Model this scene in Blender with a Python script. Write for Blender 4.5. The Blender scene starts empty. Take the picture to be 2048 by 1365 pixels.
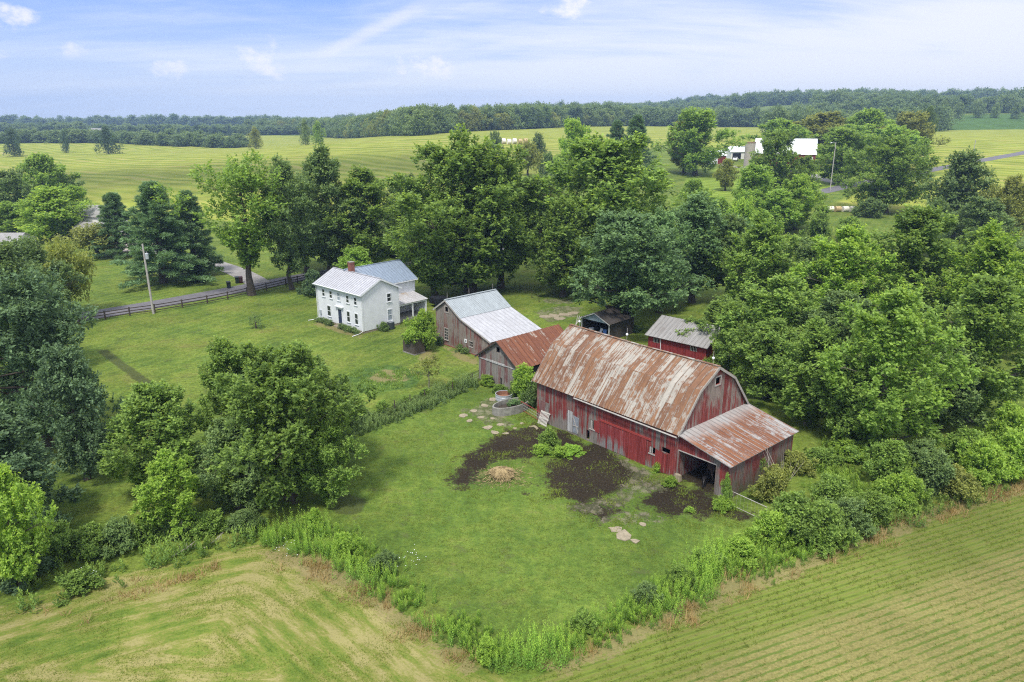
import bpy, math, random
import numpy as np
from mathutils import Vector, Matrix, noise as mnoise

# ------------------------------------------------------------------ camera
SC = bpy.context.scene
COL = SC.collection
F, CX, CY, CAMZ = 1500.0, 1024.0, 682.5, 28.0
PITCH = math.atan((CY - 225.0) / F)
cam = bpy.data.cameras.new("camera"); camo = bpy.data.objects.new("camera", cam); COL.objects.link(camo)
camo.location = (0, 0, CAMZ); camo.rotation_euler = (math.radians(90) - PITCH, 0, 0)
cam.sensor_width = 36.0; cam.lens = 36.0 * F / 2048.0; cam.clip_start = 0.5; cam.clip_end = 12000
SC.camera = camo
SC.view_settings.view_transform = 'Standard'; SC.view_settings.look = 'None'
SC.view_settings.exposure = 1.20; SC.view_settings.gamma = 1.0
SC.view_settings.use_curve_mapping = False
SC.cycles.max_bounces = 6; SC.cycles.diffuse_bounces = 4; SC.cycles.glossy_bounces = 2
SC.cycles.transmission_bounces = 4; SC.cycles.transparent_max_bounces = 24; SC.cycles.volume_bounces = 0
SC.cycles.use_denoising = False; SC.cycles.filter_width = 1.15
SC.cycles.sample_clamp_indirect = 8

# ------------------------------------------------------------------ sun and sky
SUN_EL, SUN_AZ = math.radians(60), math.radians(-162)      # azimuth from +Y (view direction), negative = left
SUN_DIR = Vector((math.sin(SUN_AZ) * math.cos(SUN_EL), math.cos(SUN_AZ) * math.cos(SUN_EL), math.sin(SUN_EL)))
sl = bpy.data.lights.new("sun", 'SUN'); so = bpy.data.objects.new("sun", sl); COL.objects.link(so)
sl.energy = 2.0; sl.angle = math.radians(9.0); sl.color = (1.0, 0.94, 0.84)
so.rotation_euler = SUN_DIR.to_track_quat('Z', 'Y').to_euler(); so.location = (-60, -60, 120)


class NT:
    """short hand for building node trees"""
    def __init__(s, tree):
        s.t = tree; s.n = tree.nodes; s.l = tree.links
    def put(s, sock, v):
        if hasattr(v, 'links'): s.l.new(v, sock)
        elif v is not None: sock.default_value = (v[0], v[1], v[2], 1.0) if (isinstance(v, tuple) and len(v) == 3 and sock.type == 'RGBA') else v
    def m(s, op, a, b=None, c=None, clamp=False):
        n = s.n.new('ShaderNodeMath'); n.operation = op; n.use_clamp = clamp
        for i, v in enumerate((a, b, c)):
            if v is not None: s.put(n.inputs[i], v)
        return n.outputs[0]
    def v(s, op, a, b=None, sc=None):
        n = s.n.new('ShaderNodeVectorMath'); n.operation = op
        s.put(n.inputs[0], a)
        if b is not None: s.put(n.inputs[1], b)
        if sc is not None: s.put(n.inputs['Scale'], sc)
        return n.outputs['Value'] if op in ('DOT_PRODUCT', 'LENGTH', 'DISTANCE') else n.outputs[0]
    def sep(s, v):
        n = s.n.new('ShaderNodeSeparateXYZ'); s.put(n.inputs[0], v); return n.outputs
    def comb(s, x=0.0, y=0.0, z=0.0):
        n = s.n.new('ShaderNodeCombineXYZ')
        for i, q in enumerate((x, y, z)): s.put(n.inputs[i], q)
        return n.outputs[0]
    def noise(s, vec, scale=1.0, detail=3.0, rough=0.55, dist=0.0):
        n = s.n.new('ShaderNodeTexNoise'); s.put(n.inputs['Vector'], vec)
        n.inputs['Scale'].default_value = scale; n.inputs['Detail'].default_value = detail
        n.inputs['Roughness'].default_value = rough; n.inputs['Distortion'].default_value = dist
        return n.outputs[0]
    def white(s, vec):
        n = s.n.new('ShaderNodeTexWhiteNoise'); n.noise_dimensions = '3D'; s.put(n.inputs['Vector'], vec); return n.outputs['Value']
    def vor(s, vec, scale, feature='F1'):
        n = s.n.new('ShaderNodeTexVoronoi'); n.feature = feature; s.put(n.inputs['Vector'], vec); n.inputs['Scale'].default_value = scale
        return n.outputs[0]
    def map(s, x, a, b, c=0.0, d=1.0, smooth=False):
        n = s.n.new('ShaderNodeMapRange'); n.clamp = True
        if smooth: n.interpolation_type = 'SMOOTHSTEP'
        s.put(n.inputs[0], x)
        for i, q in enumerate((a, b, c, d)): s.put(n.inputs[i + 1], q)
        return n.outputs[0]
    def mix(s, f, a, b, mode='MIX'):
        n = s.n.new('ShaderNodeMix'); n.data_type = 'RGBA'; n.blend_type = mode
        s.put(n.inputs[0], f); s.put(n.inputs[6], a); s.put(n.inputs[7], b)
        return n.outputs[2]
    def ramp(s, f, stops):
        n = s.n.new('ShaderNodeValToRGB'); s.put(n.inputs[0], f); e = n.color_ramp.elements
        while len(e) < len(stops): e.new(0.5)
        for q, (p, c) in zip(e, stops): q.position = p; q.color = (c[0], c[1], c[2], 1)
        return n.outputs[0]
    def attr(s, name):
        n = s.n.new('ShaderNodeAttribute'); n.attribute_name = name; return n
    def bump(s, h, dist=0.02, st=1.0):
        n = s.n.new('ShaderNodeBump'); s.put(n.inputs['Height'], h); n.inputs['Distance'].default_value = dist
        n.inputs['Strength'].default_value = st; return n.outputs[0]


world = bpy.data.worlds.new("World"); SC.world = world; world.use_nodes = True
w = NT(world.node_tree); w.n.clear()
sky = w.n.new('ShaderNodeTexSky'); sky.sky_type = 'NISHITA'; sky.sun_disc = False
sky.sun_elevation = SUN_EL; sky.sun_rotation = SUN_AZ; sky.air_density = 1.0; sky.dust_density = 0.6; sky.ozone_density = 2.5
wd = w.n.new('ShaderNodeTexCoord').outputs['Generated']
dx, dy, dz = w.sep(wd)
az = w.m('ARCTAN2', dx, dy)
el = w.m('ARCSINE', dz)
pp = w.comb(w.m('DIVIDE', dx, w.m('ADD', w.m('ABSOLUTE', dz), 0.16)), w.m('DIVIDE', dy, w.m('ADD', w.m('ABSOLUTE', dz), 0.16)), 0.0)
wisp = w.noise(w.v('MULTIPLY', pp, (0.55, 1.05, 1.0)), 0.9, 6, 0.6, 0.6)
wisp2 = w.noise(w.v('MULTIPLY', pp, (1.6, 5.5, 1.0)), 0.8, 5, 0.6, 0.4)
cover = w.m('ADD', w.m('MULTIPLY', wisp, 1.1), w.m('MULTIPLY', wisp2, 0.50))
cover = w.m('ADD', cover, w.map(az, -0.55, 0.35, -0.30, 0.20))            # thicker veil towards the right
cover = w.m('ADD', cover, w.map(el, 0.01, 0.125, 0.22, -0.14))            # and towards the horizon
veil = w.map(cover, 0.42, 1.02, 0.0, 0.95, True)
puff = 0.0
pn = w.noise(w.comb(w.m('MULTIPLY', az, 60.0), w.m('MULTIPLY', el, 95.0), 0.0), 0.5, 5, 0.62)
for (px, py, sx, sy, k) in ((125, 28, 75, 22, .8), (95, 80, 42, 24, .75), (360, 4, 90, 16, .9), (553, 140, 48, 40, .62), (872, 142, 70, 24, .8),
                            (392, 153, 38, 20, .6), (1128, 38, 50, 24, .85), (835, 8, 95, 18, .9), (18, 132, 40, 28, .6), (210, 128, 32, 18, .55), (1500, 10, 160, 22, .5)):
    a0 = math.atan((px - CX) / F); e0 = math.atan((225 - py) / F)
    u = w.m('DIVIDE', w.m('SUBTRACT', az, a0), sx / F); q = w.m('DIVIDE', w.m('SUBTRACT', el, e0), sy / F)
    d2 = w.m('ADD', w.m('MULTIPLY', u, u), w.m('MULTIPLY', q, q))
    g = w.m('MULTIPLY', w.map(w.m('SUBTRACT', w.m('MULTIPLY', pn, 3.2), w.m('MULTIPLY', d2, 0.6)), 1.05, 2.0, 0, 1, True), k)
    puff = g if puff == 0.0 else w.m('MAXIMUM', puff, g)
skyc = w.v('SCALE', sky.outputs[0], None, 0.10)
tone = w.mix(w.map(el, 0.0, 0.13), (0.66, 0.76, 1.0), (0.25, 0.42, 1.0))
skyc = w.mix(0.85, skyc, w.v('SCALE', tone, None, 0.46))
vcol = w.mix(w.map(az, -0.4, 0.5), (0.385, 0.42, 0.49), (0.435, 0.447, 0.49))
skyc = w.mix(veil, skyc, vcol)
sa, se = math.atan((765 - CX) / F), math.atan((225 - 82) / F); ca_, sa_ = math.cos(.43), math.sin(.43)       # one thin slanting streak of ice cloud
du = w.m('SUBTRACT', az, sa); dv = w.m('SUBTRACT', el, se); u = w.m('ADD', w.m('MULTIPLY', du, ca_), w.m('MULTIPLY', dv, sa_)); q = w.m('SUBTRACT', w.m('MULTIPLY', dv, ca_), w.m('MULTIPLY', du, sa_))
st_ = w.m('MULTIPLY', w.map(w.m('ABSOLUTE', u), .03, .10, 1, 0, True), w.map(w.m('ABSOLUTE', w.m('ADD', q, w.m('MULTIPLY', w.m('SUBTRACT', pn, .5), .012))), .001, .011, 1, 0, True))
puff = w.m('MAXIMUM', puff, w.m('MULTIPLY', st_, .36))
skyc = w.mix(w.m('MULTIPLY', puff, 0.95), skyc, (0.52, 0.50, 0.52))
skyc = w.mix(w.map(el, 0.17, 0.6, 0.0, 0.9, True), skyc, (0.66, 0.68, 0.73))          # brighter veil added overhead, out of view, to raise the fill light
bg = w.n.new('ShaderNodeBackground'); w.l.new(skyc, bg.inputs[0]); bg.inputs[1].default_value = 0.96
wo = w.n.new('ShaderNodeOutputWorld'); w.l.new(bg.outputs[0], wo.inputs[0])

# ------------------------------------------------------------------ terrain
def ss(t):
    t = np.clip(t, 0, 1); return t * t * (3 - 2 * t)
def hgt(x, y):
    x = np.asarray(x, float); y = np.asarray(y, float)
    z = 13.5 * ss((y - 130) / 400) * ss((x + 240) / 210)
    z = z + 9 * ss((y - 640) / 800) * ss((x + 250) / 500) + 11 * ss((y - 590) / 230) * ss((x - 260) / 160) + 10 * ss((y - 760) / 600) * ss((x - 150) / 500)
    z = z + 1.2 * np.sin(x / 70 + 1) * np.sin(y / 95) * ss((y - 140) / 150)
    return z
CP, SP = math.cos(PITCH), math.sin(PITCH)
def ray(px, py):
    a = (px - CX) / F; b = -(py - CY) / F
    return np.array([a, CP + b * SP, -SP + b * CP])
def at(px, py):
    """ground point under a photograph pixel"""
    D = ray(px, py); t = 20.0
    while t < 6000:
        P = D * t
        if CAMZ + P[2] < hgt(P[0], P[1]): break
        t *= 1.01
    lo, hi = t / 1.01, t
    for _ in range(30):
        mid = (lo + hi) / 2; P = D * mid
        if CAMZ + P[2] < hgt(P[0], P[1]): hi = mid
        else: lo = mid
    P = D * hi
    return Vector((P[0], P[1], float(hgt(P[0], P[1]))))
def polyw(pts): return np.array([at(*p)[:2] for p in pts])
def at_depth(px, py, Y):
    D = ray(px, py); t = Y / D[1]; P = D * t
    return P[0], P[1], CAMZ + P[2], t

# ------------------------------------------------------------------ object helpers
def tag(o, label=None, cat=None, group=None, kind=None):
    if label: o['label'] = label
    if cat: o['category'] = cat
    if group: o['group'] = group
    if kind: o['kind'] = kind
    return o
def thing(name, loc, rz=0.0, label=None, cat=None, group=None):
    o = bpy.data.objects.new(name, None); COL.objects.link(o); o.location = loc; o.rotation_euler = (0, 0, rz)
    o.empty_display_size = 0.3
    return tag(o, label, cat, group)
def link(name, mesh, parent=None):
    o = bpy.data.objects.new(name, mesh); COL.objects.link(o)
    if parent is not None: o.parent = parent
    return o
def np_mesh(name, V, faces_flat, starts, totals, mat=None, col=None, smooth=False):
    me = bpy.data.meshes.new(name)
    me.vertices.add(len(V)); me.vertices.foreach_set('co', np.asarray(V, np.float32).ravel())
    me.loops.add(len(faces_flat)); me.loops.foreach_set('vertex_index', np.asarray(faces_flat, np.int32))
    me.polygons.add(len(starts)); me.polygons.foreach_set('loop_start', np.asarray(starts, np.int32))
    me.polygons.foreach_set('loop_total', np.asarray(totals, np.int32))
    if col is not None:
        a = me.color_attributes.new('tint', 'FLOAT_COLOR', 'POINT'); a.data.foreach_set('color', np.asarray(col, np.float32).ravel())
    me.update(calc_edges=True); me.validate()
    if smooth: me.polygons.foreach_set('use_smooth', np.ones(len(starts), bool))
    if mat: me.materials.append(mat)
    return me
def quads_mesh(name, Q, mat=None, col=None):
    """Q: n x 4 x 3"""
    n = len(Q); return np_mesh(name, Q.reshape(-1, 3), np.arange(n * 4), np.arange(n) * 4, np.full(n, 4), mat, None if col is None else np.repeat(col, 4, axis=0))
def tris_mesh(name, Q, mat=None, col=None):
    n = len(Q); return np_mesh(name, Q.reshape(-1, 3), np.arange(n * 3), np.arange(n) * 3, np.full(n, 3), mat, None if col is None else np.repeat(col, 3, axis=0))


class MB:
    def __init__(s): s.v = []; s.f = []; s.uv = []; s.sm = []
    def face(s, pts, smooth=False):
        i = len(s.v); pts = [Vector(p) for p in pts]; s.v += pts; s.f.append(list(range(i, i + len(pts)))); s.sm.append(smooth)
        n = Vector((0, 0, 0))
        for k in range(len(pts)):
            a, b = pts[k], pts[(k + 1) % len(pts)]; n += Vector(((a.y - b.y) * (a.z + b.z), (a.z - b.z) * (a.x + b.x), (a.x - b.x) * (a.y + b.y)))
        if n.length > 0: n.normalize()
        h = Vector((n.x, n.y, 0))
        if h.length < 0.05: s.uv += [(p.x, p.y) for p in pts]
        else:
            h.normalize(); t = Vector((-h.y, h.x, 0)); d = t.cross(n); d = -d if d.z < 0 else d
            s.uv += [(p.dot(t), p.dot(d)) for p in pts]
    def box(s, a, b):
        x0, y0, z0 = a; x1, y1, z1 = b
        c = [(x0, y0, z0), (x1, y0, z0), (x1, y1, z0), (x0, y1, z0), (x0, y0, z1), (x1, y0, z1), (x1, y1, z1), (x0, y1, z1)]
        for q in ((0, 3, 2, 1), (4, 5, 6, 7), (0, 1, 5, 4), (1, 2, 6, 5), (2, 3, 7, 6), (3, 0, 4, 7)): s.face([c[k] for k in q])
    def hexa(s, lo, hi):
        """lo, hi: four corners each (bottom ccw, top ccw)"""
        c = list(lo) + list(hi)
        for q in ((0, 3, 2, 1), (4, 5, 6, 7), (0, 1, 5, 4), (1, 2, 6, 5), (2, 3, 7, 6), (3, 0, 4, 7)): s.face([c[k] for k in q])
    def beam(s, p, q, w_, h_, up=(0, 0, 1)):
        p = Vector(p); q = Vector(q); d = (q - p).normalized(); upv = Vector(up)
        if abs(d.dot(upv)) > .98: upv = Vector((1, 0, 0))
        r = d.cross(upv).normalized(); u = r.cross(d)
        c = [r * sx * w_ / 2 + u * sy * h_ / 2 for sx, sy in ((-1, -1), (1, -1), (1, 1), (-1, 1))]
        A = [p + k for k in c]; B = [q + k for k in c]
        s.face(A[::-1]); s.face(B)
        for k in range(4): s.face([A[k], A[(k + 1) % 4], B[(k + 1) % 4], B[k]])
    def tube(s, pts, rad, n=8, cap=True):
        pts = [Vector(p) for p in pts]; rings = []
        for i, p in enumerate(pts):
            d = (pts[min(i + 1, len(pts) - 1)] - pts[max(i - 1, 0)]).normalized()
            r = d.cross(Vector((0, 0, 1)) if abs(d.z) < .95 else Vector((1, 0, 0))).normalized(); u = r.cross(d)
            R = rad[i] if hasattr(rad, '__len__') else rad
            rings.append([p + (r * math.cos(2 * math.pi * k / n) + u * math.sin(2 * math.pi * k / n)) * R for k in range(n)])
        for a, b in zip(rings[:-1], rings[1:]):
            for k in range(n): s.face([a[k], b[k], b[(k + 1) % n], a[(k + 1) % n]], True)
        if cap: s.face(rings[0]); s.face(rings[-1][::-1])
    def lathe(s, prof, c=(0, 0, 0), n=24, cap=False):
        c = Vector(c); rings = [[c + Vector((r * math.cos(2 * math.pi * k / n), r * math.sin(2 * math.pi * k / n), z)) for k in range(n)] for r, z in prof]
        for a, b in zip(rings[:-1], rings[1:]):
            for k in range(n): s.face([a[k], a[(k + 1) % n], b[(k + 1) % n], b[k]], True)
        if cap: s.face(rings[0][::-1]); s.face(rings[-1])
    def build(s, name, mat, parent=None):
        me = bpy.data.meshes.new(name); me.from_pydata([tuple(v) for v in s.v], [], s.f)
        uvl = me.uv_layers.new(name='UVMap')
        k = 0; flat = np.zeros(len(me.loops) * 2, np.float32)
        for f in s.f:
            for _ in f:
                flat[2 * k] = s.uv[k][0]; flat[2 * k + 1] = s.uv[k][1]; k += 1
        uvl.data.foreach_set('uv', flat)
        me.polygons.foreach_set('use_smooth', np.array(s.sm, bool))
        if mat: me.materials.append(mat)
        me.update()
        return link(name, me, parent)


def wall(mb, p0, p1, prof, openings=(), thick=0.12, z0=0.0):
    """vertical wall from p0 to p1 (plan), outside on the right hand; prof = [(s, ztop)...]; openings (s0, s1, za, zb) cut through"""
    p0 = Vector((p0[0], p0[1], 0)); p1 = Vector((p1[0], p1[1], 0)); L = (p1 - p0).length; d = (p1 - p0) / L; n = Vector((d.y, -d.x, 0))
    xs = sorted(set([0, L] + [s for s, _ in prof] + [q for o in openings for q in o[:2]])); xs = [x for x in xs if 0 <= x <= L]
    def top(x):
        for (a, za), (b, zb) in zip(prof[:-1], prof[1:]):
            if a <= x <= b: return za + (zb - za) * (x - a) / max(b - a, 1e-6)
        return prof[-1][1]
    P = lambda x, z, k: p0 + d * x + Vector((0, 0, z)) - n * (thick * k)
    for a, b in zip(xs[:-1], xs[1:]):
        if b - a < 1e-5: continue
        mid = (a + b) / 2; cuts = sorted([(o[2], o[3]) for o in openings if o[0] < mid < o[1]]); z = z0
        spans = []
        for (ca, cb) in cuts:
            if ca > z: spans.append((z, z, ca, ca))
            z = cb
        spans.append((z, z, top(a), top(b)))
        for (l0, r0, l1, r1) in spans:
            mb.face([P(a, l0, 0), P(b, r0, 0), P(b, r1, 0), P(a, l1, 0)])
            mb.face([P(b, r0, 1), P(a, l0, 1), P(a, l1, 1), P(b, r1, 1)])
        mb.face([P(a, top(a), 0), P(b, top(b), 0), P(b, top(b), 1), P(a, top(a), 1)])
        mb.face([P(a, z0, 1), P(b, z0, 1), P(b, z0, 0), P(a, z0, 0)])
    for (a, b, za, zb) in openings:
        mb.face([P(a, za, 0), P(a, zb, 0), P(a, zb, 1), P(a, za, 1)]); mb.face([P(b, za, 1), P(b, zb, 1), P(b, zb, 0), P(b, za, 0)])
        mb.face([P(a, zb, 0), P(b, zb, 0), P(b, zb, 1), P(a, zb, 1)])
        if za > z0: mb.face([P(a, za, 1), P(b, za, 1), P(b, za, 0), P(a, za, 0)])
    for x, sgn in ((0, 1), (L, -1)):
        q = [P(x, z0, 1), P(x, z0, 0), P(x, top(x), 0), P(x, top(x), 1)]
        mb.face(q if sgn > 0 else q[::-1])
def slab(mb, eL, eR, tR, tL, thick=0.05, rib=0.0, rw=0.05, rh=0.035):
    """roof sheet; e* = eave corners, t* = top corners; ribs run up the slope"""
    eL, eR, tR, tL = map(Vector, (eL, eR, tR, tL)); n = (eR - eL).cross(tL - eL).normalized()
    if n.z < 0: n = -n; 
    lo = [p - n * thick for p in (eL, eR, tR, tL)]
    mb.hexa(lo, [eL, eR, tR, tL])
    if rib:
        k = max(1, int(round((eR - eL).length / rib))); d = (eR - eL).normalized()
        for i in range(k + 1):
            a = eL.lerp(eR, i / k); b = tL.lerp(tR, i / k)
            off = d * (rw / 2) * (1 if i == 0 else -1 if i == k else 0)
            mb.beam(a + off + n * (rh / 2 - 0.002), b + off + n * (rh / 2 - 0.002), rw, rh, tuple(n))

# ------------------------------------------------------------------ materials
def new_mat(name):
    m = bpy.data.materials.new(name); m.use_nodes = True; t = NT(m.node_tree)
    b = t.n['Principled BSDF']; b.inputs['Roughness'].default_value = 0.85; b.inputs['Specular IOR Level'].default_value = 0.2
    return m, t, b
def plain(name, col, rough=0.8, var=0.25, scale=6.0, metal=0.0, spec=0.3):
    m, t, b = new_mat(name); co = t.n.new('ShaderNodeTexCoord').outputs['Object']
    k = t.map(t.noise(co, scale, 5, 0.6), 0.25, 0.75, 1 - var, 1 + var)
    t.l.new(t.v('SCALE', col, None, k), b.inputs['Base Color']); b.inputs['Roughness'].default_value = rough
    b.inputs['Metallic'].default_value = metal; b.inputs['Specular IOR Level'].default_value = spec
    return m
def boards(name, paint, wood, wear, bw=0.2, seed=0.0, low=1.2, moss=0.0):
    """vertical planks, paint worn to bare wood in streaks"""
    m, t, b = new_mat(name); uv = t.n.new('ShaderNodeUVMap').outputs[0]; u, v, _ = t.sep(uv)
    wob = t.m('MULTIPLY', t.noise(t.comb(t.m('MULTIPLY', u, 2), t.m('MULTIPLY', v, .25), seed), 1.0, 2), 0.05)
    ub = t.m('DIVIDE', t.m('ADD', u, wob), bw); idx = t.m('FLOOR', ub); fr = t.m('FRACT', ub)
    r1 = t.white(t.comb(idx, seed, 1.0)); r2 = t.white(t.comb(idx, seed, 7.0))
    big = t.noise(t.comb(u, t.m('MULTIPLY', v, .8), seed), 0.45, 3, .6)
    st = t.noise(t.comb(t.m('MULTIPLY', u, 9), t.m('MULTIPLY', v, .7), t.m('ADD', t.m('MULTIPLY', idx, 3.1), seed)), 1.0, 5, .65)
    base = t.map(v, 0.0, low, 0.30, 0.0)
    wr = t.m('ADD', t.m('ADD', t.m('MULTIPLY', big, 1.15), t.m('MULTIPLY', st, .75)), t.m('ADD', t.m('MULTIPLY', r1, .35), base))
    mask = t.map(wr, 1.55 - wear, 1.83 - wear, 0, 1, True)
    grain = t.noise(t.comb(t.m('MULTIPLY', u, 34), t.m('MULTIPLY', v, 1.6), idx), 1.0, 4, .6)
    pc = t.mix(r2, paint, tuple(c * .62 for c in paint)); pc = t.mix(t.map(st, .45, .75), pc, tuple(min(1, c * 1.3 + .012) for c in paint))
    wc = t.mix(r1, wood, tuple(c * .5 for c in wood)); wc = t.mix(t.map(grain, .35, .75), wc, tuple(min(1, c * 1.45) for c in wood))
    c = t.mix(mask, pc, wc)
    if moss: c = t.mix(t.m('MULTIPLY', t.map(t.m('ADD', t.noise(uv, .7, 4), t.map(v, 0, 2.2, .2, -.15)), .5, .7), moss), c, (.07, .085, .03))
    gap = t.m('MINIMUM', t.m('MULTIPLY', fr, bw), t.m('MULTIPLY', t.m('SUBTRACT', 1.0, fr), bw))
    g = t.map(gap, 0.0, 0.016, 0.32, 1.0)
    c = t.v('SCALE', c, None, g)
    t.l.new(c, b.inputs['Base Color']); t.l.new(t.bump(t.m('ADD', t.m('MULTIPLY', g, .6), t.m('MULTIPLY', grain, .4)), .02, .7), b.inputs['Normal'])
    return m
def rusty(name, metal, rust, dark, amount, pw=0.7, seed=0.0, top=0.0, rows=2.6, streak=.45, eave=0.0, blue=0.0):
    """sheet roofing; v runs up the slope; whole sheets and long streaks rust"""
    m, t, b = new_mat(name); uv = t.n.new('ShaderNodeUVMap').outputs[0]; u, v, _ = t.sep(uv)
    ui = t.m('FLOOR', t.m('DIVIDE', u, pw)); r0 = t.white(t.comb(ui, seed, 3.0))
    vi = t.m('FLOOR', t.m('ADD', t.m('DIVIDE', v, rows), t.m('MULTIPLY', r0, 1.0))); r1 = t.white(t.comb(ui, vi, seed))
    big = t.noise(t.comb(u, t.m('MULTIPLY', v, .8), seed), .35, 4, .6)
    st = t.noise(t.comb(t.m('MULTIPLY', u, 5), t.m('MULTIPLY', v, streak), seed + 2), 1.0, 5, .65)
    mot = t.noise(t.comb(t.m('MULTIPLY', u, 1.4), v, seed + 5), 2.2, 6, .7)
    k = t.m('ADD', t.m('ADD', t.m('MULTIPLY', big, .8), t.m('MULTIPLY', st, .95)), t.m('ADD', t.m('MULTIPLY', r1, .27), t.m('MULTIPLY', mot, .82)))
    mask = t.map(k, 1.62 - amount, 1.82 - amount, 0, 1, True)
    rc = t.mix(t.map(mot, .35, .65), dark, rust); rc = t.mix(t.map(st, .4, .7), rc, tuple(c * 1.25 for c in rust)); rc = t.mix(t.m('MULTIPLY', r0, .5), rc, dark)
    mc = t.mix(t.map(mot, .3, .7), tuple(c * .55 for c in metal), metal); mc = t.mix(t.m('MULTIPLY', t.map(st, .35, .65), .4), mc, tuple(min(1, c * 1.3) for c in metal))
    mc = t.mix(t.m('MULTIPLY', t.map(big, .4, .6), .35), mc, tuple(rust[i] * .4 + metal[i] * .5 for i in range(3)))
    if top: mask = t.m('MULTIPLY', mask, t.map(t.m('ADD', v, t.m('MULTIPLY', t.m('SUBTRACT', st, .5), 1.6)), top[0], top[1], 1.0, .12))
    c = t.mix(mask, mc, rc)
    fr = t.m('FRACT', t.m('DIVIDE', u, pw)); e = t.m('MINIMUM', fr, t.m('SUBTRACT', 1.0, fr))
    ln = t.map(t.m('MULTIPLY', e, pw), .01, .035, .55, 1.0); c = t.v('SCALE', c, None, ln)
    t.l.new(c, b.inputs['Base Color']); b.inputs['Roughness'].default_value = .6; b.inputs['Specular IOR Level'].default_value = .35
    t.l.new(t.map(mask, 0, 1, .45, .85), b.inputs['Roughness'])
    t.l.new(t.bump(t.m('ADD', mot, t.m('MULTIPLY', mask, .4)), .012, .6), b.inputs['Normal'])
    return m
def siding(name, col):
    m, t, b = new_mat(name); uv = t.n.new('ShaderNodeUVMap').outputs[0]; u, v, _ = t.sep(uv)
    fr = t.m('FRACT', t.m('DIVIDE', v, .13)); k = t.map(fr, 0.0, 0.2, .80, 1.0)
    d = t.map(t.noise(uv, 1.3, 5, .6), .3, .75, .9, 1.04)
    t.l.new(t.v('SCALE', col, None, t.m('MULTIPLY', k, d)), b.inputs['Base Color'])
    t.l.new(t.bump(fr, .006, .5), b.inputs['Normal']); b.inputs['Roughness'].default_value = .6
    return m
def leafmat(name, col, tip, trans=0.45, var=0.3):
    trans = min(.58, trans + .1)
    """leaves: diffuse + translucent, tinted per leaf cluster and a little per tree"""
    m, t, b = new_mat(name); at_ = t.attr('tint').outputs['Color']; r, g, _ = t.sep(at_)
    oi = t.n.new('ShaderNodeObjectInfo').outputs['Random']
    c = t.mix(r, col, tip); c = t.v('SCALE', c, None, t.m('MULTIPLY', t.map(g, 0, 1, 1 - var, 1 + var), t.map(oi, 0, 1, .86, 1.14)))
    c = t.v('MULTIPLY', c, (1.36, 1.28, 1.28)); t.l.new(c, b.inputs['Base Color']); b.inputs['Roughness'].default_value = .55; b.inputs['Specular IOR Level'].default_value = .25
    tr = t.n.new('ShaderNodeBsdfTranslucent'); t.l.new(t.v('MULTIPLY', c, (1.22, 1.12, .62)), tr.inputs[0])
    mx = t.n.new('ShaderNodeMixShader'); mx.inputs[0].default_value = trans
    t.l.new(b.outputs[0], mx.inputs[1]); t.l.new(tr.outputs[0], mx.inputs[2]); t.l.new(mx.outputs[0], t.n['Material Output'].inputs[0])
    return m

M = {}
M['barn'] = boards('barn_boards', (.20, .038, .035), (.185, .165, .15), .50, .21, 1.0, 1.3)
M['barn_gable'] = boards('gable_boards', (.22, .048, .043), (.25, .205, .18), .62, .2, 4.0, .1)
M['lean'] = boards('lean_boards', (.18, .045, .04), (.15, .12, .105), .52, .22, 7.0, 2.0, .55)
M['grey'] = boards('grey_boards', (.19, .085, .075), (.21, .185, .165), .62, .24, 11.0, .3)
M['greyrust'] = boards('silver_boards', (.17, .085, .08), (.215, .20, .185), .62, .25, 15.0, .4)
M['redshed'] = boards('red_shed_boards', (.20, .026, .027), (.2, .12, .1), -.30, .18, 19.0, .1)
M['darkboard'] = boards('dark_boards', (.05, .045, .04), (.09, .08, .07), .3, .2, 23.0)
M['farred'] = boards('far_red_boards', (.17, .03, .029), (.2, .1, .09), -.3, .3, 27.0, .1)
M['reddoor'] = boards('red_door_boards', (.21, .034, .032), (.2, .14, .12), .22, .17, 31.0, .6)
M['paleboard'] = boards('pale_boards', (.42, .42, .42), (.3, .29, .28), .3, .2, 35.0)
M['roof_barn'] = rusty('barn_roof_sheets', (.37, .345, .30), (.19, .098, .05), (.105, .052, .034), .36, .62, 1.0)
M['roof_lean'] = rusty('lean_roof_sheets', (.36, .36, .36), (.215, .095, .043), (.115, .045, .031), .36, .55, 5.0, (-16.9, -15.7))
M['roof_rust'] = rusty('rust_roof_sheets', (.42, .38, .33), (.18, .072, .037), (.105, .038, .025), .54, .62, 9.0)
M['roof_blue'] = rusty('ribbed_blue_steel', (.36, .405, .435), (.325, .37, .395), (.30, .345, .37), -.2, .22, 13.0)
M['roof_silver'] = rusty('old_silver_sheets', (.42, .43, .465), (.29, .285, .30), (.18, .165, .17), .04, .66, 17.0, streak=.8)
M['roof_white'] = rusty('house_roof_metal', (.42, .43, .47), (.33, .33, .36), (.25, .245, .26), .0, .5, 21.0)
M['roof_wing'] = rusty('wing_roof_metal', (.235, .29, .375), (.19, .24, .32), (.16, .205, .27), .0, .5, 25.0)
M['roof_porch'] = rusty('porch_roof_metal', (.44, .44, .46), (.26, .20, .13), (.22, .17, .13), .1, .5, 29.0)
M['roof_grey'] = rusty('grey_shed_roof', (.27, .265, .26), (.18, .165, .155), (.13, .12, .115), .1, .55, 33.0)
M['roof_dark'] = rusty('dark_shed_roof', (.07, .062, .058), (.055, .045, .04), (.035, .03, .03), .1, .55, 37.0)
M['roof_far'] = plain('far_white_roof', (.60, .64, .66), .4, .08, .4)
M['siding'] = siding('white_siding', (.66, .68, .72))
M['farwhite'] = siding('far_white_siding', (.72, .71, .68))
M['trim'] = plain('white_trim', (.64, .66, .69), .5, .06)
M['trimgrey'] = plain('weathered_trim', (.33, .31, .29), .8, .3)
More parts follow.
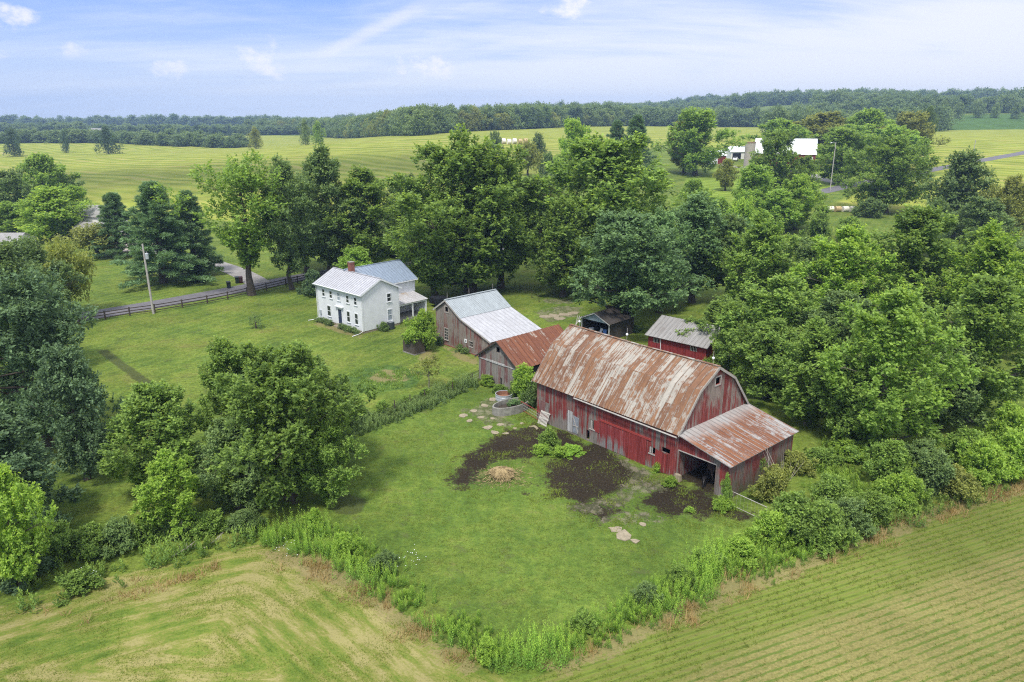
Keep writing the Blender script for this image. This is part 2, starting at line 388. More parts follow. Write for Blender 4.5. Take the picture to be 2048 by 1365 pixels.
M['redtrim'] = plain('red_track', (.27, .045, .04), .5, .15)
M['tan'] = plain('tan_boards', (.34, .27, .19), .8, .3)
M['glass'] = plain('window_glass', (.022, .027, .032), .08, .2, 2, 0, .6)
M['glasspale'] = plain('curtained_glass', (.26, .30, .36), .15, .25, 3, 0, .6)
M['door'] = plain('navy_door', (.025, .035, .075), .4, .1)
M['brick'] = plain('chimney_brick', (.21, .085, .065), .85, .35, 14)
M['stone'] = plain('field_stone', (.245, .21, .15), .9, .3, 5)
M['concrete'] = plain('old_concrete', (.22, .215, .195), .9, .4, 3.5)
M['soil'] = plain('soil', (.05, .04, .032), .95, .4, 4)
M['asphalt'] = plain('asphalt', (.125, .12, .135), .9, .22, .7)
M['gravel'] = plain('gravel_drive', (.22, .21, .205), .95, .3, .8)
M['brown'] = plain('brown_painted_panel', (.075, .062, .052), .7, .2, 4)
M['fence'] = plain('dark_fence_wood', (.06, .046, .036), .85, .35, 6)
M['pole'] = plain('weathered_pole', (.36, .34, .32), .85, .25, 5)
M['galv'] = plain('galvanised_steel', (.42, .45, .5), .45, .15, 5, .3)
M['plastic'] = plain('dark_bin_plastic', (.015, .022, .018), .5, .2)
M['plasticbrown'] = plain('maroon_bin_plastic', (.05, .018, .016), .5, .2)
M['bluetarp'] = plain('blue_plastic', (.06, .16, .42), .5, .25)
M['black'] = plain('black_tarp', (.012, .013, .018), .5, .3)
M['whitebale'] = plain('white_bale_wrap', (.72, .68, .60), .5, .1, 1)
M['tanbale'] = plain('hay_bale', (.42, .32, .17), .9, .3, 3)
M['pallet'] = plain('pallet_slats', (.52, .50, .46), .85, .2)
M['bark'] = plain('bark', (.075, .062, .05), .95, .45, 5)
M['palebark'] = plain('pale_bark', (.15, .135, .115), .95, .4, 5)
M['deadwood'] = plain('dead_wood', (.30, .27, .24), .95, .3, 5)
M['horse'] = plain('dark_brown_coat', (.085, .06, .048), .6, .35, 3)
M['pony'] = plain('black_coat', (.012, .011, .012), .5, .35, 3)
M['mane'] = plain('mane_hair', (.012, .01, .01), .7, .3)
M['carwhite'] = plain('car_paint', (.75, .76, .78), .25, .03, 1, 0, .6)
M['tyre'] = plain('tyre_rubber', (.015, .015, .015), .8, .1)
M['acgrey'] = plain('air_unit_casing', (.03, .04, .045), .5, .3)
M['silo'] = plain('silo_staves', (.34, .31, .27), .9, .25, 1.5)
M['hay'] = plain('straw', (.27, .205, .105), .95, .45, 9)

LM = {
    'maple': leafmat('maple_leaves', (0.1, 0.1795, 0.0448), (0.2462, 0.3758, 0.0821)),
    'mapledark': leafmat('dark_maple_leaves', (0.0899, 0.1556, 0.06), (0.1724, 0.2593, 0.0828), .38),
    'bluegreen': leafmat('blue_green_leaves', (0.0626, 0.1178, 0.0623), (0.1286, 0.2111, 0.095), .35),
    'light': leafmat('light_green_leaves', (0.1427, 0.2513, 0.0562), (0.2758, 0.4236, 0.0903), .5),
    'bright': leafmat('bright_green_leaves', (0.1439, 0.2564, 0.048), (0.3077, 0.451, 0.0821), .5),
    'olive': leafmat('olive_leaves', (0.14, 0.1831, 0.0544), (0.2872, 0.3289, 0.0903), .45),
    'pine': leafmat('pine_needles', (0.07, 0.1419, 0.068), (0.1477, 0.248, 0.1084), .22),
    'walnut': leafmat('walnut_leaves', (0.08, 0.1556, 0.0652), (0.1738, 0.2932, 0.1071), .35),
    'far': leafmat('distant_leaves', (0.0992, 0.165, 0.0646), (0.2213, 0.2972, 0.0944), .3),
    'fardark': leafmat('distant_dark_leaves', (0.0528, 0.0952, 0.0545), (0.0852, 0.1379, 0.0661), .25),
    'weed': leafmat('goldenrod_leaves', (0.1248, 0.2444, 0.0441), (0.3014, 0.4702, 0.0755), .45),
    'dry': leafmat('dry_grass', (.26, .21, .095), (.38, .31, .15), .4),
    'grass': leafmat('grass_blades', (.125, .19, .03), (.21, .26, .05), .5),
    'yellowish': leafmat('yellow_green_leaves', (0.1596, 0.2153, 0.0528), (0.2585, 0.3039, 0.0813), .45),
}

# ------------------------------------------------------------------ ground sheet with zones
def axis(dense0, dense1, step, lo, hi, g=1.06):
    a = list(np.arange(dense0, dense1 + 1e-6, step)); s = step
    while a[-1] < hi: s *= g; a.append(a[-1] + s)
    s = step; b = [dense0]
    while b[-1] > lo: s *= g; b.append(b[-1] - s)
    return np.array(b[:0:-1] + a)
def sdist(P, poly):
    """signed distance to a polygon, negative inside"""
    d = np.full(len(P), 1e9); inside = np.zeros(len(P), bool); n = len(poly)
    for i in range(n):
        a = poly[i]; b = poly[(i + 1) % n]; ab = b - a; t = np.clip(((P - a) @ ab) / max(ab @ ab, 1e-9), 0, 1)
        d = np.minimum(d, np.linalg.norm(P - (a + t[:, None] * ab), axis=1))
        c = ((a[1] > P[:, 1]) != (b[1] > P[:, 1])) & (P[:, 0] < (b[0] - a[0]) * (P[:, 1] - a[1]) / (b[1] - a[1] + 1e-12) + a[0]); inside ^= c
    return np.where(inside, -d, d)
XS = axis(-75, 75, 0.6, -2300, 2300); YS = axis(16, 125, 0.6, -60, 3300, 1.035)
gx, gy = np.meshgrid(XS, YS); GP = np.c_[gx.ravel(), gy.ravel()]
def zone(polys, soft):
    r = np.zeros(len(GP))
    for p in polys:
        w_ = polyw(p); lo = w_.min(0) - 3 * soft; hi = w_.max(0) + 3 * soft
        k = np.all((GP > lo) & (GP < hi), axis=1)
        r[k] = np.maximum(r[k], 1 - ss((sdist(GP[k], w_) + soft) / (2 * soft)))
    return r
PASTURE = [(690, 880), (760, 800), (880, 770), (960, 775), (1075, 840), (1330, 955), (1440, 1000), (1530, 1045), (1500, 1085), (1400, 1110), (1290, 1190), (1100, 1285), (960, 1260), (830, 1180), (720, 1080), (640, 1060), (650, 960)]
HAY = [(-400, 1380), (-300, 1190), (0, 1215), (200, 1160), (400, 1115), (540, 1085), (640, 1120), (760, 1200), (900, 1310), (1000, 1350), (1040, 1420), (900, 1600), (-300, 1600)]
CROP = [(1060, 1360), (1250, 1290), (1420, 1195), (1600, 1130), (1760, 1070), (1900, 1010), (2048, 975), (2500, 870), (2800, 1500), (1900, 1800), (1000, 1700), (1000, 1400)]
CROPBROWN = [(1420, 1330), (1530, 1277), (1807, 1185), (2048, 1090), (2500, 930), (2800, 1500), (1900, 1800), (1000, 1700), (1250, 1420)]
DIRT = [[(895, 970), (925, 915), (990, 872), (1060, 850), (1100, 860), (1150, 880), (1120, 910), (1060, 918), (1000, 918), (965, 945), (935, 980)], [(1085, 968), (1098, 930), (1140, 898), (1185, 884), (1240, 916), (1275, 945), (1245, 985), (1180, 1015), (1130, 1003)],
        [(1080, 862), (1115, 858), (1290, 948), (1300, 975), (1240, 960), (1180, 925), (1120, 905)], [(1140, 1018), (1190, 1002), (1240, 1000), (1205, 1045)], [(1295, 990), (1335, 958), (1400, 985), (1425, 1000), (1530, 1045), (1400, 1030), (1330, 1030), (1275, 1012)], [(1340, 955), (1420, 990), (1560, 935), (1500, 880), (1400, 900)]]
MOTTLE = [[(870, 985), (900, 920), (990, 850), (1070, 820), (1110, 850), (1280, 930), (1420, 990), (1530, 1040), (1500, 1060), (1330, 1050), (1200, 1065), (1120, 1020), (1000, 985), (940, 990)], [(930, 830), (1000, 790), (1060, 820), (1070, 860), (990, 870)]]
STONE = [[(1225, 905), (1270, 930), (1335, 962), (1345, 980), (1290, 988), (1230, 1012), (1180, 1032), (1140, 1015), (1205, 995), (1265, 962), (1240, 930)],
         [(925, 822), (975, 798), (1010, 800), (1015, 835), (1040, 855), (985, 850), (950, 838)], [(1200, 1045), (1260, 1025), (1330, 1035), (1270, 1055)],
         [(1060, 628), (1120, 612), (1165, 615), (1160, 632), (1100, 645)], [(1090, 598), (1150, 600), (1140, 610), (1085, 605)]]
FIELD = [(-900, 300), (100, 287), (500, 272), (1110, 250), (1500, 245), (1850, 262), (2300, 258), (2900, 262), (2900, 330), (1860, 345), (1640, 335), (1500, 300), (1330, 290), (1110, 340), (860, 410), (520, 450), (130, 410), (-300, 330)]
FIELD2 = [(1640, 420), (1720, 385), (1880, 350), (2048, 318), (2500, 270), (2700, 420), (2048, 430), (1750, 425)]
FIELD3 = [(90, 290), (100, 280), (300, 276), (500, 270), (480, 276), (200, 290)]
CORN = [(1850, 262), (1860, 233), (2300, 228), (2900, 228), (2900, 262), (2300, 258)]
TAN = [[(735, 758), (770, 740), (815, 745), (815, 760), (770, 770)], [(832, 712), (855, 700), (875, 705), (865, 722), (838, 722)], [(875, 688), (905, 700), (958, 722), (955, 732), (925, 722)],
       [(636, 642), (730, 670), (720, 678), (632, 650)], [(500, 1100), (640, 1110), (760, 1190), (900, 1295), (960, 1330), (930, 1345), (840, 1290), (700, 1190), (560, 1125)],
       [(1090, 1340), (1290, 1245), (1480, 1150), (1600, 1120), (1900, 1005), (2100, 950), (2100, 975), (1900, 1030), (1640, 1130), (1330, 1260), (1130, 1350)]]
WEEDY = [[(680, 765), (720, 738), (780, 730), (850, 745), (830, 775), (760, 785), (700, 785)]]
RUT = [[(190, 700), (215, 700), (305, 765), (300, 785), (250, 745)], [(655, 1015), (690, 985), (735, 1000), (725, 1025), (685, 1032)]]
FARMLAWN = [(1370, 350), (1480, 330), (1640, 335), (1760, 350), (1700, 372), (1600, 400), (1450, 440), (1380, 400)]
za = np.stack([zone([PASTURE], 1.0), zone([HAY], 1.2), zone([CROP], 1.0), np.maximum(zone(DIRT, 1.9),   .31 * zone(MOTTLE, 1.5))], 1)
zb = np.stack([zone([FIELD, FIELD2, FIELD3], 4.0), zone(TAN, .8), zone(STONE, 1.0) * .8, zone([CORN], 5.0)], 1)
zc = np.stack([zone(WEEDY, .8), zone(RUT, .8), zone([FARMLAWN], 3.0), zone([CROPBROWN], 2.2)], 1)
GZ = hgt(GP[:, 0], GP[:, 1])
nearw = (GP[:, 1] < 130) & (np.abs(GP[:, 0]) < 80)
GZ = GZ + np.where(nearw, za[:, 3] * 0.12 * (0.5 + 0.5 * np.sin(GP[:, 0] * 1.3) * np.sin(GP[:, 1] * 1.1 + 1)), 0)
nx, ny = len(XS), len(YS)
ii = (np.arange(ny - 1)[:, None] * nx + np.arange(nx - 1)[None, :]).ravel()
FQ = np.stack([ii, ii + 1, ii + nx + 1, ii + nx], 1)
gm = np_mesh('ground', np.c_[GP, GZ], FQ.ravel(), np.arange(len(FQ)) * 4, np.full(len(FQ), 4), None, None, True)
hayd = np.zeros((len(GP), 4)); kk_ = (GP[:, 1] < 60) & (GP[:, 1] > -20) & (np.abs(GP[:, 0]) < 60); hayd[kk_, 0] = np.clip(-sdist(GP[kk_], polyw(HAY)), -5, 60)
for nm, arr in (('za', za), ('zb', zb), ('zc', zc), ('zd', hayd)):
    a = gm.color_attributes.new(nm, 'FLOAT_COLOR', 'POINT'); a.data.foreach_set('color', arr.astype(np.float32).ravel())
m, t, b = new_mat('ground_cover')
P = t.n.new('ShaderNodeNewGeometry').outputs['Position']; px_, py_, _ = t.sep(P); P2 = t.comb(px_, py_, 0.0)
def chan(name):
    a = t.attr(name); r, g, bl = t.sep(a.outputs['Color']); return r, g, bl, a.outputs['Alpha']
pas, hayz, crop, dirt = chan('za'); fld, tanz, stonez, corn = chan('zb'); weedy, rut, flawn, cropb = chan('zc')
n_f = t.noise(P2, 5.5, 4, .7); n_m = t.noise(P2, 1.1, 5, .65); n_l = t.noise(P2, .16, 4, .6); n_4 = t.noise(P2, 2.6, 4, .7); n_x = t.noise(P2, .035, 3, .5)
edge = t.m('ADD', t.m('MULTIPLY', n_m, .75), t.m('MULTIPLY', n_f, .25))
def gate(z, k=.75, s=.12):
    q = t.m('ADD', z, t.m('MULTIPLY', t.m('SUBTRACT', edge, .5), k)); return t.map(q, .5 - s, .5 + s, 0, 1, True)
def gate2(z, k, s):
    e2 = t.m('ADD', t.m('ADD', t.map(t.noise(P2, .42, 3, .6), .3, .7, -.24, .24), t.map(n_m, .3, .7, -.28, .28)), t.map(n_f, .3, .7, -.2, .2)); q = t.m('ADD', z, t.m('MULTIPLY', e2, k)); q = t.m('MULTIPLY', q, t.map(z, .02, .25)); return t.map(q, .5 - s, .5 + s, 0, 1, True)
def dirc(a, b_):
    A = at(*a); B = at(*b_); d = Vector((B.x - A.x, B.y - A.y, 0)).normalized(); return d, Vector((-d.y, d.x, 0))
mow_d, mow_n = dirc((400, 760), (600, 690))
lawn = t.ramp(t.m('ADD', t.m('MULTIPLY', n_l, .7), t.m('MULTIPLY', n_m, .3)), [(.32, (.060, .10, .019)), (.45, (.098, .148, .024)), (.56, (.145, .188, .032)), (.68, (.165, .165, .046))])
mowl = t.m('SINE', t.m('MULTIPLY', t.v('DOT_PRODUCT', P2, tuple(mow_n)), 3.6)); lawn = t.mix(t.map(mowl, 0, 1, 0, .24), lawn, (.20, .235, .045)); lawn = t.v('SCALE', lawn, None, t.m('MULTIPLY', t.map(n_4, .32, .68, .66, 1.34), t.map(n_f, .3, .7, .7, 1.3))); lawn = t.mix(t.map(t.noise(P2, .35, 4, .7), .54, .68, 0, .55), lawn, (.06, .075, .026))
pasture = t.ramp(t.m('ADD', t.m('MULTIPLY', n_l, .45), t.m('MULTIPLY', n_m, .55)), [(.30, (.062, .105, .02)), (.46, (.10, .158, .026)), (.58, (.145, .20, .034)), (.70, (.165, .17, .048))])
n_g = t.noise(P2, 15, 3, .7); pasture = t.mix(t.map(n_f, .5, .68, 0, .6), pasture, (.042, .072, .018)); gr_ = t.map(n_g, .3, .7, .68, 1.32); pasture = t.v('SCALE', t.v('SCALE', pasture, None, gr_), None, t.map(n_4, .3, .7, .78, 1.22)); pasture = t.mix(t.map(t.noise(t.v('ADD', P2, (31., 7., 0.)), .5, 5, .75), .57, .68, 0, .6), pasture, (.10, .105, .045)); lawn = t.v('SCALE', lawn, None, t.map(n_g, .3, .7, .82, 1.18))
c = t.mix(gate(pas, .5), lawn, pasture)
c = t.mix(gate(weedy), c, t.mix(t.map(n_m, .4, .6), (.045, .085, .02), (.09, .15, .03)))
c = t.mix(t.m('MULTIPLY', gate(rut), .75), c, (.055, .06, .026))
# hay field: cut rows with straw between
hd, hn = dirc((640, 1130), (930, 1330)); hwarp = t.m('MULTIPLY', t.noise(P2, .05, 2), 7.0)
hdist = t.m('ADD', t.sep(t.attr('zd').outputs['Color'])[0], t.m('MULTIPLY', hwarp, .12)); hrow = t.m('SINE', t.m('MULTIPLY', hdist, 5.2))
hst = t.noise(t.comb(t.m('MULTIPLY', hdist, 2.4), t.m('MULTIPLY', px_, .45), t.m('MULTIPLY', py_, .45)), 1.0, 5, .7)
hk = t.m('ADD', t.m('ADD', t.m('MULTIPLY', n_l, .9), t.m('MULTIPLY', hst, .75)), t.m('ADD', t.m('MULTIPLY', hrow, .05), t.m('MULTIPLY', t.m('SUBTRACT', n_f, .5), .35)))
hay = t.ramp(hk, [(.60, (.08, .13, .02)), (.73, (.135, .18, .03)), (.83, (.195, .20, .05)), (.94, (.285, .25, .10))])
c = t.mix(gate(hayz, .4), c, hay)
# drilled crop rows
cd_, cn_ = dirc((1530, 1277), (1807, 1185)); ca = t.v('DOT_PRODUCT', P2, tuple(cn_)); cb_ = t.v('DOT_PRODUCT', P2, tuple(cd_))
crow = t.m('SINE', t.m('MULTIPLY', ca, 2 * math.pi / .52)); cst = t.noise(t.comb(t.m('MULTIPLY', ca, 6.0), t.m('MULTIPLY', cb_, 1.1), 0.0), 1.0, 5, .7)
gk = t.m('ADD', t.m('ADD', t.m('MULTIPLY', crow, .16), t.m('MULTIPLY', cst, .7)), t.m('MULTIPLY', n_l, .5))
brown = t.mix(t.map(t.m('ADD', t.map(crow, .1, 1.0, 0.0, .46), t.m('ADD', t.m('MULTIPLY', t.m('SUBTRACT', cst, .5), 2.3), t.m('MULTIPLY', t.m('SUBTRACT', n_l, .5), .8))), .12, .5), t.mix(t.map(n_f, .35, .65), (.165, .15, .05), (.275, .24, .088)), (.11, .15, .03))
green = t.mix(t.m('MULTIPLY', t.map(crow, .25, .95), t.map(cst, .3, .6, .15, .75)), t.mix(t.map(gk, .25, .7), (.165, .145, .052), t.mix(n_m, (.13, .185, .026), (.20, .24, .045))), (.075, .105, .022))
c = t.mix(gate(crop, .4), c, t.mix(gate(cropb, .5, .3), green, brown))
c = t.mix(t.m('MULTIPLY', gate2(tanz, 1.3, .2), .7), c, t.mix(n_f, (.16, .13, .06), (.33, .255, .13)))
mud = t.mix(t.map(n_f, .4, .7), (.022, .0165, .0105), (.05, .038, .025)); mud = t.mix(t.map(t.m('ADD', t.m('MULTIPLY', n_m, .6), t.m('MULTIPLY', n_f, .4)), .60, .66), mud, (.07, .105, .028)); mud = t.mix(t.map(t.noise(P2, 7.0, 2), .70, .74), mud, (.22, .20, .17))
c = t.mix(gate2(dirt, .85, .15), c, mud)
crk = t.map(t.vor(t.v('ADD', P2, t.v('SCALE', t.comb(n_m, n_f, 0.0), None, 1.8)), 1.15, 'DISTANCE_TO_EDGE'), .02, .25); stn = t.mix(n_f, (.17, .145, .10), (.31, .27, .20)); stn = t.mix(crk, (.075, .08, .04), stn)
c = t.mix(t.m('MULTIPLY', gate2(stonez, 1.5, .12), .72), c, stn)
# far mown fields with bands
fd, fn = dirc((160, 318), (760, 352)); fw = t.m('MULTIPLY', t.noise(P2, .006, 2), 60.0); fa = t.m('ADD', t.v('DOT_PRODUCT', P2, tuple(fn)), fw)
band = t.noise(t.comb(t.m('MULTIPLY', fa, .16), 0.0, 0.0), 1.0, 3, .6); band2 = t.m('SINE', t.m('MULTIPLY', fa, .62))
fk = t.m('ADD', t.m('MULTIPLY', band, .8), t.m('ADD', t.m('MULTIPLY', band2, .10), t.m('MULTIPLY', n_x, .35)))
field = t.ramp(fk, [(.36, (.155, .205, .026)), (.52, (.225, .26, .036)), (.66, (.29, .305, .055)), (.80, (.33, .285, .095))])
c = t.mix(t.map(fld, .3, .7), c, field)
fl = t.m('SINE', t.m('MULTIPLY', t.v('DOT_PRODUCT', P2, (.55, .83, 0.0)), 1.5))
c = t.mix(t.map(flawn, .3, .7), c, t.mix(t.map(fl, -.5, .5), (.155, .22, .028), (.21, .28, .042)))
c = t.mix(t.map(corn, .3, .7), c, t.mix(n_l, (.05, .105, .02), (.085, .15, .03)))
t.l.new(t.v('MULTIPLY', t.v('SCALE', c, None, t.map(t.noise(P2, .075, 4, .65), .34, .66, .80, 1.16)), (.88, .91, .92)), b.inputs['Base Color']); b.inputs['Roughness'].default_value = .95; b.inputs['Specular IOR Level'].default_value = .1
hh = t.m('ADD', t.m('MULTIPLY', n_f, .5), t.m('MULTIPLY', n_m, .5)); t.l.new(t.bump(hh, .22, .8), b.inputs['Normal'])
gm.materials.append(m)
tag(link('ground', gm), kind='structure')

def ribbon(name, pxs, width, mat, lift=.03, world_pts=None):
    pts = [at(*p) for p in pxs] if world_pts is None else world_pts
    fine = []
    for a, b_ in zip(pts[:-1], pts[1:]):
        k = max(2, int((b_ - a).length / 2.0)); fine += [a.lerp(b_, i / k) for i in range(k)]
    fine.append(pts[-1]); sm = fine[:]
    for _ in range(6): sm = [sm[0]] + [(sm[i - 1] + sm[i] * 2 + sm[i + 1]) / 4 for i in range(1, len(sm) - 1)] + [sm[-1]]
    mb = MB(); prev = None
    for i, p in enumerate(sm):
        d = (sm[min(i + 1, len(sm) - 1)] - sm[max(i - 1, 0)]); d.z = 0; d.normalize(); n = Vector((-d.y, d.x, 0))
        row = []
        for k in (-1, -.33, .33, 1):
            q = p + n * (width / 2 * k * (1 + .05 * mnoise.noise(p * .4))); row.append(Vector((q.x, q.y, float(hgt(q.x, q.y)) + lift)))
        if prev:
            for k in range(3): mb.face([prev[k], prev[k + 1], row[k + 1], row[k]], True)
        prev = row
    return tag(mb.build(name, mat), kind='structure')
ribbon('road', [(-60, 676), (162, 634), (310, 610), (448, 585), (545, 566), (640, 548), (835, 521), (960, 505), (1100, 492)], 5.2, M['asphalt'])
ribbon('driveway', [(517, 567), (480, 545), (430, 528), (370, 512), (300, 500), (225, 488)], 4.2, M['gravel'], .045)
ribbon('driveway', [(300, 500), (255, 492), (215, 470)], 9.0, plain('pale_drive', (.36, .31, .27), .95, .1, .5), .05)
ribbon('country_road', [(2300, 258), (2140, 287), (2048, 306), (1960, 322), (1870, 339), (1780, 357), (1700, 371), (1640, 385), (1560, 402)], 5.5, M['asphalt'])
ribbon('farm_drive', [(1690, 369), (1650, 362), (1620, 348), (1570, 342), (1500, 338), (1440, 330)], 5.0, M['gravel'], .06)

# ------------------------------------------------------------------ vegetation meshes
def rng(s): return np.random.default_rng(s)
def unit(a): return a / np.maximum(np.linalg.norm(a, axis=-1, keepdims=True), 1e-9)
def leaf_quads(base, dirv, nrm, ln, wd_):
    """pointed leaf sprays: 4 vertices each"""
    side = unit(np.cross(dirv, nrm)) * wd_[:, None] / 2; mid = base + dirv * (ln * .5)[:, None]
    return np.stack([base, mid + side, base + dirv * ln[:, None], mid - side], 1)
def crown_geo(seed, R, H, zb, nl, nt, nlv, size, prof='round', lobe=(.24, .40), flat=.75, sag=.0, inner=.25, elong=1.0, lw=.85):
    g = rng(seed)
    tt = (np.arange(nl) + g.random(nl)) / nl; ang = np.arange(nl) * 2.39996 + g.random(nl) * .7
    if prof == 'round': rr = np.sin(np.pi * np.clip(tt * .80 + .15, 0, 1)) ** .68
    elif prof == 'cone': rr = (1 - tt) ** .75 * np.clip(tt * 6 + .35, 0, 1)
    elif prof == 'tall': rr = np.sin(np.pi * np.clip(tt * .84 + .13, 0, 1)) ** .8
    elif prof == 'vase': rr = np.clip(.35 + tt * .9, 0, 1) * np.sqrt(np.clip(1 - ((tt - .55) / .5) ** 2, .02, 1))
    else: rr = np.sqrt(np.clip(1 - tt ** 2 * .98, .02, 1))                      # dome
    lr = R * (lobe[0] + (lobe[1] - lobe[0]) * g.random(nl)) * (.6 + .4 * rr)
    ph = g.random(3) * 6.28; rr = rr * (1 + .16 * np.sin(2 * ang + ph[0] + 2 * tt) + .13 * np.sin(3 * ang + ph[1] - 3 * tt))
    rad = np.maximum(R * rr * (1 + .26 * g.standard_normal(nl)) - lr * .75, 0) * np.where(g.random(nl) < inner, .45, 1.0)
    C = np.stack([rad * np.cos(ang), rad * np.sin(ang), zb + (H - zb) * (.04 + .88 * tt) + .03 * H * g.standard_normal(nl)], 1)
    C[:, 2] = np.minimum(C[:, 2], H - lr * flat * .8)
    li = np.repeat(np.arange(nl), nt); n = nl * nt
    d = g.standard_normal((n, 3)); d[:, 2] = d[:, 2] * .8 + .25; d = unit(d)
    out = C[li] * [1, 1, 0]; out = unit(out + 1e-6); d = unit(d + out * .35 * g.random((n, 1)))
    rs = lr[li] * (.55 + .5 * g.random(n) ** .6)
    ax = unit(unit(C * [1, 1, 0] + 1e-6) * (.25 + .8 * (rad / R)[:, None]) + [0, 0, .75 - 1.2 * sag] + .35 * g.standard_normal((nl, 3))); el_ = (.15 + .75 * g.random(nl)) * elong
    off = d * rs[:, None] * [1, 1, flat]; al = np.sum(off * ax[li], 1)
    T = C[li] + off * .92 + ax[li] * (al * el_[li])[:, None]
    tl = size * (3.2 + 2.6 * g.random(n)); td = unit(d * [1, 1, .6] + ax[li] * .55 * elong + [0, 0, .25 - sag] + .3 * g.standard_normal((n, 3)))
    lt = (.5 + .5 * g.random(nl))[li]; tw = g.random(n)
    k = np.repeat(np.arange(n), nlv); N = len(k); s = g.random(N)
    base = T[k] + td[k] * (tl[k] * (s - .35))[:, None] + g.standard_normal((N, 3)) * (size * (.62 - .35 * s))[:, None]
    ld = unit(td[k] * .7 + g.standard_normal((N, 3)) * .75 + [0, 0, -.15 - sag])
    nr = unit(d[k] * .45 + [0, 0, 1.15] + g.standard_normal((N, 3)) * .5)
    sz = size * (.7 + .6 * g.random(N))
    fr_ = R / np.percentile(np.linalg.norm(base[:, :2], axis=1), 98.5); fz = H / np.percentile(base[:, 2], 99.9); base = base * [fr_, fr_, fz]; C = C * [fr_, fr_, fz]; lr = lr * fr_
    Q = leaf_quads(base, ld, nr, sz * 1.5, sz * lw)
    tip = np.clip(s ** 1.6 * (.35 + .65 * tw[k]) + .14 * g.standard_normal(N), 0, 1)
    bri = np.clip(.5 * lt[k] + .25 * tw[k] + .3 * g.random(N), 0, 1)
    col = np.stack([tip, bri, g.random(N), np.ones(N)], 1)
    return Q, col, C, lr
def trunk_geo(seed, H, r0, C, lr, zb, limbs=10, top=.72, lean=(0, 0)):
    g = rng(seed); mb = MB(); n = 7; path = []; x = y = 0.0
    for i in range(n):
        f = i / (n - 1); x = lean[0] * f + .02 * H * g.standard_normal() * (f > 0) * .5; y = lean[1] * f + .02 * H * g.standard_normal() * (f > 0) * .5
        path.append(Vector((x, y, H * top * f)))
    path[0].z = -.25
    rad = [r0 * (1.35 if i == 0 else 1) * (1 - .78 * i / (n - 1)) for i in range(n)]
    mb.tube(path, rad, 9, False)
    order = np.argsort(-np.linalg.norm(C[:, :2], axis=1))[:limbs * 2]; g.shuffle(order)
    for j in order[:limbs]:
        c = Vector(C[j]); zt = max(zb * .8, min(c.z - .25 * math.hypot(c.x, c.y) - .04 * H, H * top * .97)); f = max(.05, zt / (H * top))
        i = min(int(f * (n - 1)), n - 2); a = path[i].lerp(path[i + 1], f * (n - 1) - i); rr = r0 * (1 - .78 * f) * .55
        mid = a.lerp(c, .5) + Vector((0, 0, -.03 * H)) + Vector(g.standard_normal(3) * .02 * H)
        mb.tube([a, mid, c + Vector(g.standard_normal(3) * .1)], [rr, rr * .6, rr * .2], 6, False)
        for q in range(3):
            e = c + Vector(unit(g.standard_normal(3) + [0, 0, .5])) * float(lr[j]) * .8; mb.tube([mid.lerp(c, .5), e], [rr * .4, rr * .1], 5, False)
    return mb
ARCH = {}
def arch(name, seed, R, H, zb, nl, nt, nlv, size, limbs=10, r0=None, top=.72, lean=(0, 0), bark='bark', **kw):
    Q, col, C, lr = crown_geo(seed, R, H, zb, nl, nt, nlv, size, **kw)
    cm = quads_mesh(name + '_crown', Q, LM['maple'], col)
    if limbs is None: tm = None
    else:
        o = trunk_geo(seed, H, r0 or R * .065, C, lr, zb, limbs, top, lean).build('trunk', M[bark]); tm = o.data; bpy.data.objects.remove(o)
    ARCH.setdefault(name, []).append((cm, tm, R, H))
for s in (1, 2, 3, 26): arch('big', s, 6.5, 17, 1.8, 96, 42, 14, .20, lobe=(.13, .34))
for s in (4, 5, 27, 28): arch('med', s, 4.2, 11, 1.0, 62, 34, 13, .175, lobe=(.14, .36))
for s in (6, 7): arch('tall', s, 4.6, 17, 2.4, 74, 36, 13, .19, prof='tall', lobe=(.15, .36))
for s in (36, 37, 38): arch('upright', s, 4.6, 15, .9, 84, 34, 13, .19, prof='tall', lobe=(.12, .29), elong=1.6, flat=1.0, limbs=16, bark='palebark')
for s in (8, 9): arch('walnut', s, 6.0, 15, 2.8, 72, 40, 13, .19, sag=.25, flat=.65, limbs=14, lobe=(.15, .34))
arch('locust', 10, 6.2, 18, 4.0, 46, 30, 11, .24, prof='vase', limbs=14, r0=.36, top=.85, inner=.1, lobe=(.20, .30))
arch('locust', 12, 5.2, 18, 5.0, 46, 30, 8, .25, prof='vase', limbs=14, r0=.34, top=.85, inner=.15, lobe=(.22, .32))
arch('conic', 11, 4.2, 11, .6, 56, 36, 9, .24, prof='cone', top=.9, lobe=(.22, .34))
for s in (13, 14, 15, 35): arch('bush', s, 2.0, 2.7, .05, 34, 34, 12, .105, limbs=None, prof='dome', lobe=(.2, .42))
arch('shrub', 16, .5, .75, .05, 10, 20, 7, .06, limbs=None, prof='dome', lobe=(.35, .5))
arch('vine', 17, 2.2, 4.2, .3, 40, 34, 11, .13, limbs=None, prof='tall', lobe=(.3, .42))
arch('crab', 18, 3.4, 5.4, 1.6, 34, 30, 8, .19, prof='round', limbs=12, r0=.24, flat=.6, sag=.15)
arch('sapling', 19, 1.7, 3.3, 1.5, 16, 12, 6, .12, prof='dome', limbs=10, r0=.07, flat=.45, sag=.2, bark='palebark', inner=0)
arch('sprig', 20, 1.1, 1.9, .5, 14, 10, 5, .10, prof='dome', limbs=9, r0=.10, inner=0)
for s in (21, 22, 23, 24): arch('far', s, 8.0, 15, .3, 34, 44, 5, .36, limbs=4, r0=.3, lobe=(.26, .46), elong=.15, lw=1.2, flat=.9, prof='dome')

